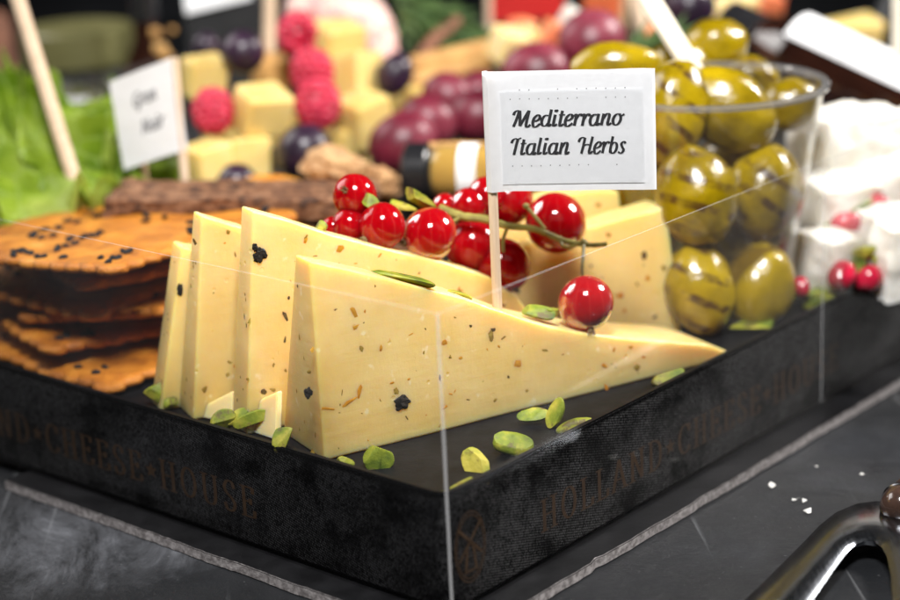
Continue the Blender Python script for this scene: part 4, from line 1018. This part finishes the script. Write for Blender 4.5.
blob('black_grape', 395, 74, 574, (18, 23, 18), 'darkgrape', 'oval black grape right of the pink ham', 'grape', 'dark grapes in the pile', ang=-.4)
blob('black_grape', 305, 152, 532, 29, 'darkgrape', 'big black grape under the lowest raspberry', 'grape', 'dark grapes in the pile')
blob('black_grape', 237, 184, 520, 21, 'darkgrape', 'low black grape just above the crispbread', 'grape', 'dark grapes in the pile')
blob('black_grape', 206, 46, 590, 14, 'darkgrape', 'small black grape left of the round one by the card', 'grape', 'dark grapes in the pile')
blob('black_grape', 690, 6, 590, 26, 'darkgrape', 'black grape at the top edge right of the wooden fork', 'grape', 'dark grapes in the pile')
blob('dried_apricot', 281, 196, 512, (44, 20, 26), 'apricot', 'orange dried apricot above the middle cheese wedge', 'apricot', 'dried apricots', .12, 1.6, 3, -.15)
blob('dried_apricot', 318, 208, 506, (36, 14, 22), 'apricot', 'flatter dried apricot half hidden by the redcurrants', 'apricot', 'dried apricots', .12, 1.6, 5, -.1)
blob('walnut_half', 336, 170, 520, (32, 21, 24), 'walnut', 'walnut half above the uppermost redcurrant', 'walnut', 'walnut halves', .38, 2.6, 6, -.3)
blob('walnut_half', 372, 184, 524, (30, 17, 22), 'walnut', 'walnut half left of the black jar cap', 'walnut', 'walnut halves', .38, 2.8, 7, -.2)
G = [(403, 143, 545, (36, 31, 31), .5, 'large red grape left of the small honey jar'), (428, 122, 552, (31, 28, 28), -.3, 'red grape overlapping the large one at its right'), (449, 97, 566, (28, 25, 25), -.5, 'red grape above the honey jar'),
     (478, 116, 560, (30, 27, 27), .2, 'red grape beside the left edge of the white flag'), (478, 92, 572, (24, 22, 22), .2, 'small red grape behind the left edge of the flag'), (592, 41, 560, (35, 32, 32), .2, 'big dark red grape above the flag with a bright glint'), (537, 72, 556, (36, 30, 30), .1, 'red grape peeping over the top of the flag'), (520, 118, 560, (34, 30, 30), .1, None)]
for k, (x, y, D, r, a, lb) in enumerate(G):
    if lb: blob('red_grape', x, y, D, r, 'grape', lb, 'grape', 'red grapes in the pile', .03, 1, k, a)
# small honey jar lying on its side
JC = ond(448, 172, 512); jd = (CR*.97 - fw*.2 - CU*.0).normalized(); jd.z = 0; jd.normalize()
jar = thing('honey_jar', JC - ZZ*8, 'small honey jar lying on its side with a black cap', 'jar')
mb = MB(); mb.lathe(JC - jd*11.5, [(0, 0), (7.2, 0), (8.0, .8), (8.0, 6.4), (7.4, 7), (0, 7)], 'blackcap', axis=jd); mb.build('cap', jar)
mb = MB(); mb.lathe(JC - jd*4.3, [(0, 0), (6.4, 0), (7.6, 2), (7.6, 17), (6, 19), (0, 19)], 'jarglass', axis=jd); mb.build('glass', jar)
mb = MB(); mb.lathe(JC - jd*3.8, [(0, .2), (5.9, .2), (7.0, 2.2), (7.0, 16.5), (5.6, 18.2), (0, 18.2)], 'amber', axis=jd); mb.build('honey', jar)
mb = MB(); mb.lathe(JC - jd*4.3, [(7.68, 8), (7.68, 13)], 'paper', axis=jd); mb.build('label_band', jar)
mb = MB(); mb.tube([ond(428, 147, 512), ond(462, 146, 511), ond(500, 147, 510)], 1.3, 'biscuit', n=8); tag(mb.build('bread_stick'), 'thin tan bread stick lying on the honey jar', 'breadstick', 'bread sticks')
# ham, salmon, cheese and sticks at the far back
blob('ham_roll', 352, 24, 612, (46, 36, 36), 'ham', 'large pink ham roll at the top behind the cheese cubes', 'ham', 'ham rolls', .16, 1.4, 2, -.5)
blob('ham_roll', 318, 6, 618, (34, 22, 30), 'ham', 'smaller pink ham roll at the top edge above the raspberries', 'ham', 'ham rolls', .16, 1.4, 3, .2)
blob('ham_roll', 383, 50, 600, (15, 20, 16), 'ham', 'deep pink end of ham beside the oval black grape', 'ham', 'ham rolls', .16, 1.4, 5, .2)
for k, (a, b_, r, lb) in enumerate((((405, 84), (492, 62), 12, 'thick tan bread stick in the middle of the back row'), ((408, 66), (494, 46), 9, 'tan bread stick above the thick one'), ((398, 104), (440, 92), 9, 'short tan bread stick end below the thick one'))):
    A, B_ = ond(*a, 600+k*6), ond(*b_, 612+k*6); mb = MB(); n = 14
    mb.tube([A.lerp(B_, i/n) + V((0, 0, .5*mnoise.noise(V((i*.6, k, 0))))) for i in range(n+1)], [r/ppm(605)*(.55 if i in (0, n) else 1+.1*mnoise.noise(V((i, k, 5)))) for i in range(n+1)], 'biscuit', n=14)
    tag(mb.build('bread_stick'), lb, 'breadstick', 'bread sticks')
mb = MB(); A, B_ = ond(418, 58, 612), ond(458, 20, 622); mb.tube([A, A.lerp(B_, .5)+V((0, 0, 1)), B_], [2.2, 2.4, 1.8], 'bark', n=10); tag(mb.build('cinnamon_stick'), 'dark brown cinnamon stick pointing up among the rosemary', 'cinnamon')
def rosemary(a, b_, Da, Db, lab, seed):
    rnd = random.Random(seed); A, B_ = ond(*a, Da), ond(*b_, Db); mb = MB(); mb.tube([A, B_], 1.0, 'herbgreen', n=6); d = (B_-A)
    for k in range(70):
        p = A + d*rnd.random(); q = V((rnd.gauss(0, 1), rnd.gauss(0, 1), rnd.gauss(0, 1))).normalized() + d.normalized()*.8
        mb.tube([p, p+q*5, p+q*9], [.9, 1.0, .2], 'herbgreen', n=5)
    tag(mb.build('rosemary_sprig'), lab, 'rosemary', 'rosemary sprigs')
rosemary((392, -6), (476, 38), 624, 630, 'rosemary sprig running down to the right at the top middle', 1)
rosemary((398, 12), (440, 44), 618, 622, 'shorter rosemary sprig under the long one', 2)
rosemary((618, 62), (668, 44), 560, 566, 'green sprig behind the olives and the dark grape', 3)
cube(508, 46, 590, 34, .3, .2, .4, 'cream coloured cheese cube under the red flag', mat='pale_cheese')
cube(534, 42, 596, 26, .1, .4, .2, 'small cream cheese cube beside the red grape under the flag', mat='pale_cheese')
cube(520, 30, 606, 24, .2, .1, .7, 'orange salmon cube right under the red flag', mat='salmon', name='salmon_cube', cat='salmon', group='salmon cubes')
cube(556, 38, 592, 30, .2, .5, .2, 'salmon cube left of the big dark grape', mat='salmon', name='salmon_cube', cat='salmon', group='salmon cubes')
cube(572, 20, 604, 26, .2, .5, .2, 'white cheese cube above the salmon, right of the red flag', mat='feta', name='white_cheese_cube', group='white cheese cubes')
cube(650, 36, 575, 22, .4, .2, .3, 'salmon bit on a pick behind the wooden fork', mat='salmon', name='salmon_cube', cat='salmon', group='salmon cubes')
# paper flags at the back
def flagpick(corners, D, stick, lab, mat, words=None, th=.25, sm='wood', sr=1.2):
    P = [ond(x, y, D) for x, y in corners]
    A, B_ = ond(*stick[0], D+.9), ond(*stick[1], D+.9)
    o = thing('flag_pick', A if A.z < B_.z else B_, lab, 'flag', 'small flag picks at the back')
    mb = MB(); n = (P[1]-P[0]).cross(P[3]-P[0]).normalized()
    if n.dot(fw) > 0: n = -n
    bm = mb.bm; K = 10; g = [[bm.verts.new(P[0].lerp(P[1], i/K).lerp(P[3].lerp(P[2], i/K), j/4) + n*.5*math.sin(i/K*3)) for j in range(5)] for i in range(K+1)]
    for a, b_ in zip(g, g[1:]):
        for j in range(4): bm.faces.new([a[j], b_[j], b_[j+1], a[j+1]]).material_index = mb.mi(mat)
    bmesh.ops.solidify(bm, geom=bm.faces[:], thickness=th); pp = mb.build('paper', o)
    mb = MB(); mb.tube([A, B_], sr, sm, n=10); mb.build('stick', o)
    if words:
        mb = MB()
        for (s, x0, y0, wd, sz) in words:
            ex = (P[1]-P[0]); ey = (P[0]-P[3])
            def pl(x, y, q): return P[3] + ex*x + ey*y + n*(.5*math.sin(x*3)+.35+.01*q)
            kx = wd
            text(mb, s, SCRIPT, pl, x0, y0, sz, wd, 'greyink', .3, .16, .2)
        mb.build('lettering', pp, recalc=False)
    return o
flagpick([(109, 82), (173, 57), (188, 149), (124, 170)], 508, [(174, 58), (186, 196)], 'white leaning paper flag with blurred grey script before the dark bottle', 'paper',
    words=[('Gran', .30, .62, .36, .105), ('Nair', .36, .30, .34, .105)])
mb = MB(); mb.tube([ond(141, 120, 518), ond(146, 200, 516)], 1.0, 'tanwood', n=8); tag(mb.build('wooden_pick'), 'thin tan pick whose foot shows below the leaning flag', 'pick', 'bare wooden picks')
flagpick([(488, -22), (566, -22), (563, 17), (489, 22)], 640, [(489, -20), (490, 90)], 'bright red paper flag at the top edge above the white flag', 'redpaper', sm='wood', sr=1.3)
flagpick([(583, -20), (624, -20), (620, 19), (584, 20)], 640, [(624, -20), (622, 60)], 'orange paper flag at the top edge above the dark grape', 'orangepaper', sm='tanwood')
def pick(a, b_, Da, Db, r, lab, mat='wood'):
    mb = MB(); mb.tube([ond(*a, Da), ond(*b_, Db)], r, mat, n=10); tag(mb.build('wooden_pick'), lab, 'pick', 'bare wooden picks')
pick((12, -20), (90, 230), 520, 500, 2.0, 'long tan pick leaning left across the lettuce')
pick((270, -10), (268, 80), 590, 590, 2.0, 'upright pale pick left of the topmost raspberry')
pick((633, -10), (648, 50), 575, 573, 2.2, 'pale pick behind the wooden fork, holding the salmon bit', 'wood')

# --------------------------------------------------------------- lettuce
def leaf(x, y, D, L_, W_, tiltx, az, lab, seed, curl=.6):
    rnd = random.Random(seed); P = ond(x, y, D); mb = MB(); bm = mb.bm; nu, nv = 26, 44; g = []
    off = V((seed*11.3, seed*3.7, 0)); rot = rotm(tiltx, 0, az)
    for i in range(nu+1):
        t_ = i/nu; row = []
        for j in range(nv+1):
            s_ = -1+2*j/nv
            w = W_*(math.sin(PI*min(.93, .12+t_*.75))**.8)*(1+.12*math.sin(t_*22+seed))
            edge = max(abs(s_)**3, t_**5)
            z = curl*W_*.35*s_*s_ + edge*W_*.30*math.sin(s_*6+t_*11+seed*1.7) + edge*W_*.22*math.sin(t_*21+s_*14+seed) + L_*.25*t_*t_ + .10*W_*mnoise.noise(V((s_*3, t_*4, seed)))
            row.append(bm.verts.new(P + rot @ V((s_*w, (t_-.5)*L_, z))))
        g.append(row)
    for a, b_ in zip(g, g[1:]):
        for j in range(nv): bm.faces.new([a[j], a[j+1], b_[j+1], b_[j]]).material_index = mb.mi('lettuce')
    bmesh.ops.solidify(bm, geom=bm.faces[:], thickness=.3)
    tag(mb.build('lettuce_leaf', angle=80), lab, 'lettuce', 'lettuce leaves beside the crackers')
leaf(30, 185, 508, 46, 22, .25, .2, 'broad pale lettuce leaf right behind the top cracker', 1)
leaf(2, 140, 545, 38, 20, .45, -.3, 'lettuce leaf rising at the left edge of the picture', 2)
leaf(100, 196, 520, 44, 20, .2, .9, 'lettuce leaf right of the leaning tan pick', 3)
leaf(62, 178, 530, 40, 20, .3, .5, 'ruffled lettuce leaf in the middle of the bunch', 4)
leaf(112, 182, 545, 42, 18, .35, -.7, 'lettuce leaf under the leaning flag', 5)
leaf(-10, 178, 525, 40, 20, .3, .5, 'lettuce leaf cut by the left edge below the rising one', 6)
leaf(70, 205, 512, 40, 20, .1, -.4, 'low lettuce leaf touching the top cracker', 7, .3)
leaf(140, 205, 535, 40, 18, .1, .4, 'lettuce leaf behind the crispbread end', 8, .3)
leaf(36, 178, 560, 40, 20, .35, .1, 'darker lettuce leaf at the back of the bunch', 9)

# ------------------------------------------------------- jars and bottles standing behind the box
def shelf_thing(x, D):
    P = ond(x, 100, D); return V((P.x, P.y, TABLE))
JB = shelf_thing(84, 660); k = ppm(660)
jar = thing('pickle_jar', JB, 'big jar of green pickles with an olive lid at the far left', 'jar')
ztop_j = zline(JB.x, JB.y, 58, -10, 150); r_ = 54/k
mb = MB(); mb.lathe(JB, [(0, 0), (r_*.92, 0), (r_, 3), (r_, ztop_j-TABLE-8), (r_*.9, ztop_j-TABLE-1), (r_*.86, ztop_j-TABLE-1)], 'jarglass', n=48); mb.build('glass', jar)
rnd = random.Random(5)
for i in range(26):
    a = rnd.uniform(0, 2*PI); rr = rnd.uniform(.2, .72)*r_; z = rnd.uniform(8, ztop_j-TABLE-10)
    mb = MB(); mb.ell(JB + V((rr*math.cos(a), rr*math.sin(a), z)), (4, 4, 7.5), 'pickle', rot=rotm(rnd.uniform(-.6, .6), rnd.uniform(-.6, .6), 0), lump=.12, seed=i, seg=18, ring=12); mb.build('pickle', jar)
mb = MB(); zl = ztop_j-TABLE
mb.lathe(JB, [(0, zl+11), (r_*.97, zl+11), (r_*1.02, zl+10), (r_*1.02, zl-1), (r_*.95, zl-1)], 'jarlid', n=48); mb.build('lid', jar)
mb = MB()
for j in range(8):
    a0 = -2.1+.09*j; a1 = a0+.09
    z0, z1 = 30, 52
    mb.quad([JB + V((math.cos(a0)*(r_+.15), math.sin(a0)*(r_+.15), z0)), JB + V((math.cos(a1)*(r_+.15), math.sin(a1)*(r_+.15), z0)), JB + V((math.cos(a1)*(r_+.15), math.sin(a1)*(r_+.15), z1)), JB + V((math.cos(a0)*(r_+.15), math.sin(a0)*(r_+.15), z1))], 'paper')
mb.build('label_patch', jar)
for (x, y, D, r, lb) in ((70, 12, 690, 26, 'dull green pickled olive atop the pickles jar, left one'), (120, 12, 690, 22, 'dull green pickled olive atop the pickles jar, right one')):
    pass
BB = shelf_thing(153, 640)
bot = thing('dark_bottle', BB, 'slim dark bottle with gold specks behind the leaning flag', 'bottle')
zt_ = zline(BB.x, BB.y, 14, -10, 160)-TABLE; r_ = 27/ppm(640)
mb = MB(); mb.lathe(BB, [(0, 0), (r_, 0), (r_, zt_*.78), (r_*.5, zt_*.9), (r_*.42, zt_), (0, zt_)], 'darkglass', n=36); mb.build('glass', bot)
mb = MB(); mb.lathe(BB, [(r_*.5, zt_-2), (r_*.52, zt_+9), (0, zt_+9)], 'blackcap', n=24); mb.build('cap', bot)
mb = MB(); rnd = random.Random(9)
for (x, y, q) in ((154, 33, 7), (160, 49, 8), (166, 56, 6), (172, 30, 4)):
    P = ond(x, y, 640-r_-1.0); mb.ell(P, (q/ppm(640), .8, q/ppm(640)*.8), 'biscuit', seg=12, ring=8, lump=.3, seed=x)
mb.build('gold_motif', bot)
# black card with a white strip
A = [ond(190, 64, 640), ond(266, 50, 640), ond(262, -12, 640), ond(184, 10, 640)]
sg = thing('price_card', V((A[0].x, A[0].y, TABLE)), 'black price card with a white upper strip behind the round black grape', 'sign')
n = (A[1]-A[0]).cross(A[3]-A[0]).normalized(); n = n if n.dot(fw) < 0 else -n
low = [V((A[0].x, A[0].y+6, TABLE+.2)), V((A[1].x, A[1].y+6, TABLE+.2))]
mb = MB(); mb.prism([low[0], low[1], A[2], A[3]], -n*1.2, 'blackcard', bev=.1); mb.build('card', sg)
q = [ond(186, 14, 638.5), ond(252, -2, 638.5), ond(250, -22, 638.5), ond(182, -16, 638.5)]
mb = MB(); mb.prism(q, -n*.4, 'paper'); mb.build('white_strip', sg)
# brown blur at far left: dark wood box
mb = MB(); P = shelf_thing(5, 700); mb.box(V((P.x-14, P.y, TABLE+36)), (18, 12, 36), 'bark', rot=rotm(0, 0, .3), bev=1.2); tag(mb.build('wooden_box'), 'reddish brown wooden box at the far left behind the lettuce', 'box')

# bottle lying at the right behind the white cheese
A, B_ = ond(752, 34, 590), ond(930, 118, 560); ax = (B_-A).normalized(); k = ppm(580); R_ = 42/k
bt = thing('vinegar_bottle', (A+B_)/2 - ZZ*R_, 'brown glass bottle lying tilted with a wide white label, behind the white cheese', 'bottle')
mb = MB(); Lb = (B_-A).length; mb.lathe(A, [(0, -2), (R_*.5, -2), (R_*.52, 6), (R_*.95, 14), (R_, 17), (R_, Lb-1), (R_*.9, Lb), (0, Lb)], 'darkglass', axis=ax, n=44); mb.build('glass', bt)
mb = MB(); mb.lathe(A, [(0, -10), (R_*.5, -10), (R_*.58, -9), (R_*.58, 3), (0, 3)], 'blackcap', axis=ax, n=32); mb.build('cap', bt)
mb = MB(); bm = mb.bm; a_ = (CU - ax*CU.dot(ax)).normalized(); b2_ = ax.cross(a_); b2_ = b2_ if b2_.dot(fw) < 0 else -b2_
g = [[bm.verts.new(A + ax*(15+(Lb-21)*i/10) + (a_*math.cos(t_) + b2_*math.sin(t_))*(R_+.25)) for t_ in [-.9+2.1*j/14 for j in range(15)]] for i in range(11)]
for p, q in zip(g, g[1:]):
    for j in range(14): bm.faces.new([p[j], q[j], q[j+1], p[j+1]]).material_index = mb.mi('paper')
mb.build('label', bt)
cube(842, 40, 640, 74, .0, .0, .15, 'wide yellow cheese block behind the brown bottle', asp=(1, .6, .62))
cube(893, 100, 600, 44, .0, .0, .2, 'yellow cheese block at the right edge beyond the bottle', asp=(.6, .6, 1.5))
cube(735, 8, 640, 56, .2, .0, .2, 'pale yellow cheese block at the top edge right of the fork', mat='pale_cheese', asp=(1.2, .6, .5))
cube(771, 4, 636, 22, .2, .2, .2, 'red orange salmon cube at the top edge near the bottle', mat='salmon', name='salmon_cube', cat='salmon', group='salmon cubes')
pick((898, -10), (897, 84), 560, 560, 1.6, 'upright white pick at the right edge of the picture', 'lightwood')
pick((893, -6), (870, 44), 650, 648, 3.5, 'dark grey leaning stick near the top right corner', 'blackcard')

# ------------------------------------------------------------ white cheese, pomegranate at right
def fet(P, h, rz, lab, seed, asp=(1, 1, 1)):
    b2 = bmesh.new(); bmesh.ops.create_cube(b2, size=2); bmesh.ops.subdivide_edges(b2, edges=b2.edges[:], cuts=15, use_grid_fill=True); rot = rotm(.04*seed % .2, .03, rz); off = V((seed*4.4, seed, 0))
    for v in b2.verts:
        q = v.co.copy(); l = max(abs(q.x), abs(q.y), abs(q.z)); sph = q.normalized()*1.25; q = q.lerp(sph, .38)
        q = V((q.x*h*asp[0], q.y*h*asp[1], q.z*h*asp[2])); q *= 1+.15*mnoise.noise(q*.13+off)+.05*mnoise.noise(q*.42+off)+.035*mnoise.noise(q*1.3+off); v.co = rot @ q + P
    mb = MB(); mb.merge(b2, 'feta'); tag(mb.build('white_cheese_cube', angle=60), lab, 'cheese', 'crumbly white cheese cubes at right')
fet(onz(826, 272, 29)+V((4, 8, 0)), 8.2, .5, 'low white cheese cube beside the olive cup', 1)
fet(onz(890, 262, 32)+V((6, 8, 0)), 10, .2, 'low white cheese cube at the right edge of the picture', 2)
fet(ond(838, 205, 500), 9.5, .3, 'white cheese block in the middle of the right pile', 3, (1.15, 1, .85))
fet(ond(890, 195, 508), 10, .8, 'white cheese block at the right edge, middle of the pile', 4)
fet(ond(846, 146, 510), 10.5, .4, 'brightest white cheese block on top of the right pile', 5, (1.25, 1, .9))
fet(ond(905, 150, 520), 10, .4, 'white cheese block at the right edge, top of the pile', 6)
def aril(x, y, D, w, h, ang, lab, seed, mat='aril'):
    P = ond(x, y, D); k = ppm(D); mb = MB(); mb.ell(P, (w/k/2, h/k/2, h/k/2), mat, rot=CAMROT @ Matrix.Rotation(ang, 3, 'Z'), lump=.12, lscale=1.5, seed=seed, seg=24, ring=16)
    tag(mb.build('pomegranate_seed'), lab, 'pomegranate seed', 'pomegranate seeds on the white cheese')
aril(848, 222, 486, 34, 20, -.05, 'pink red pomegranate seed lying in the middle of the white cheese', 1)
aril(879, 206, 492, 23, 24, .3, 'bright red pomegranate seed upper right on the white cheese', 2)
aril(842, 276, 474, 28, 32, -.4, 'dark pomegranate seed low by the ribbon rim, left of the pistachio bits', 3)
aril(869, 278, 476, 30, 26, .6, 'dark pomegranate seed under the pistachio bits at right', 4)
aril(801, 287, 474, 17, 22, .2, 'small pomegranate seed squeezed against the olive cup', 5)
for k, (x, y, w, h, a, lb) in enumerate(((866, 252, 26, 15, .2, 'upper green pistachio bit on the white cheese at right'), (858, 266, 14, 24, .1, 'upright pistachio bit between two pomegranate seeds'), (881, 258, 16, 18, .4, 'rightmost pistachio bit on the white cheese'), (862, 208, 24, 11, .6, 'yellow pistachio sliver between the two upper pomegranate seeds'), (826, 228, 14, 9, .5, 'tiny yellow pistachio bit left of the pink seed'))):
    pist(x, y, w, h, ond(x, y, 477 if y > 240 else 490), a, lb, k+90, True)

# -------------------------------------------------------------- knife and crumbs on the table
kn = thing('cheese_knife', onz(900, 560, TABLE), 'steel cheese knife with a forked blade and dark brown handle on the table', 'knife')
outer = [(728, 624), (744, 609), (760, 594), (784, 570), (807, 547), (822, 531), (838, 518), (858, 509.5), (877, 507), (905, 510), (935, 524), (956, 556), (968, 610)]
inner = [(788, 640), (800, 618), (813, 600), (824, 584), (836, 567), (846, 554), (856, 547.5), (866, 545), (876, 546.5), (885, 553), (889, 562), (893, 582), (896, 630)]
mb = MB(); bm = mb.bm; g = []
oz, iz = [], []
for i, (a, b_) in enumerate(zip(outer, inner)):
    row = []
    lift = 2.5*min(1, i/7)
    for j in range(11):
        t_ = j/10; z = TABLE + .2 + lift + 2.1*math.sin(PI*(.04+.86*t_))**.5 ; x = a[0]+(b_[0]-a[0])*t_; y = a[1]+(b_[1]-a[1])*t_
        row.append(bm.verts.new(onz(x, y, z)))
    g.append(row)
for p, q in zip(g, g[1:]):
    for j in range(10): bm.faces.new([p[j], q[j], q[j+1], p[j+1]]).material_index = mb.mi('steel')
for _ in range(1): bmesh.ops.subdivide_edges(bm, edges=bm.edges[:], cuts=2, use_grid_fill=True, smooth=1.0)
bmesh.ops.solidify(bm, geom=bm.faces[:], thickness=1.3)
bmesh.ops.recalc_face_normals(bm, faces=bm.faces[:]); mb.build('blade', kn, angle=45)
H0 = onz(902, 506, 4.4); hd = (CR*.62 + V((0, .75, 0))).normalized(); hd.z = .02
mb = MB(); mb.lathe(H0, [(0, -4.5), (2.2, -4.2), (3.9, -2.6), (4.6, 0), (4.7, 8), (4.6, 20), (6.2, 40), (6.4, 62), (4, 70), (0, 71)], 'handle', axis=hd, n=32); mb.build('handle', kn)
mb = MB(); mb.lathe(H0, [(4.66, .2), (4.9, .4), (4.9, 1.4), (4.68, 1.7)], 'steel', axis=hd, n=32); mb.build('ferrule', kn)
for k, (x, y, s_, lb) in enumerate(((772, 486, 9, 'white crumb on the table nearest the board'), (793, 500, 8, 'flat white crumb left of the tiny pair'), (804, 501, 7, 'tiny white crumb above the biggest one'), (808, 511, 12, 'biggest white crumb on the table above the knife'), (862, 475, 7, 'lone white crumb by the scratch near the knife handle'), (817, 467, 5, 'faint small crumb on the table below the board edge'))):
    P = onz(x, y, TABLE+.3); r = .85*s_/ppm((P-CP).dot(fw))/2; rnd = random.Random(k+3); mb = MB()
    mb.hull([P + V((rnd.gauss(0, .6)*r, rnd.gauss(0, .8)*r, rnd.uniform(-.3, .9)*r*.6)) for _ in range(12)], 'crumb', bev=.05); tag(mb.build('crumb', angle=20), lb, 'crumb', 'white crumbs on the table')

# ------------------------------------------------------------------ lamps and air
w = bpy.data.worlds.new('World'); sc.world = w; w.use_nodes = True
bg = w.node_tree.nodes['Background']; bg.inputs[0].default_value = (.8, .88, 1, 1); bg.inputs[1].default_value = .005
def lamp(name, pos, aim, size, power, col=(1, 1, 1), sy=None):
    d = bpy.data.lights.new(name, 'AREA'); d.energy = power; d.size = size; d.color = col
    if sy: d.shape = 'RECTANGLE'; d.size_y = sy
    o = bpy.data.objects.new(name, d); COL.objects.link(o); o.location = pos*S
    o.rotation_euler = (aim-pos).to_track_quat('-Z', 'Y').to_euler(); return o
T0 = V((10, 80, 40))
lamp('key_lamp', T0 + V((.80, .22, .60)).normalized()*640, T0, .13, 5.6, (1, .96, .91))
lamp('front_lamp', T0 + V((-.03, -.55, .83)).normalized()*440, T0, .10, 4.1, (1, .985, .965))
lamp('added_back_fill', T0 + V((-.74, .50, .62)).normalized()*700, V((0, 120, 40)), .42, 3.2, (1, .97, .94))  # added fill from left behind, brightens the left ends of the cheese

for o in bpy.data.objects:
    if '_b' in o: del o['_b']
sc.render.engine = 'CYCLES'
sc.cycles.use_denoising = True
sc.cycles.max_bounces = 10; sc.cycles.transparent_max_bounces = 24; sc.cycles.caustics_reflective = False; sc.cycles.caustics_refractive = False
sc.cycles.sample_clamp_indirect = 6
sc.view_settings.view_transform = 'Standard'; sc.view_settings.look = 'None'; sc.view_settings.exposure = 0; sc.view_settings.gamma = 1
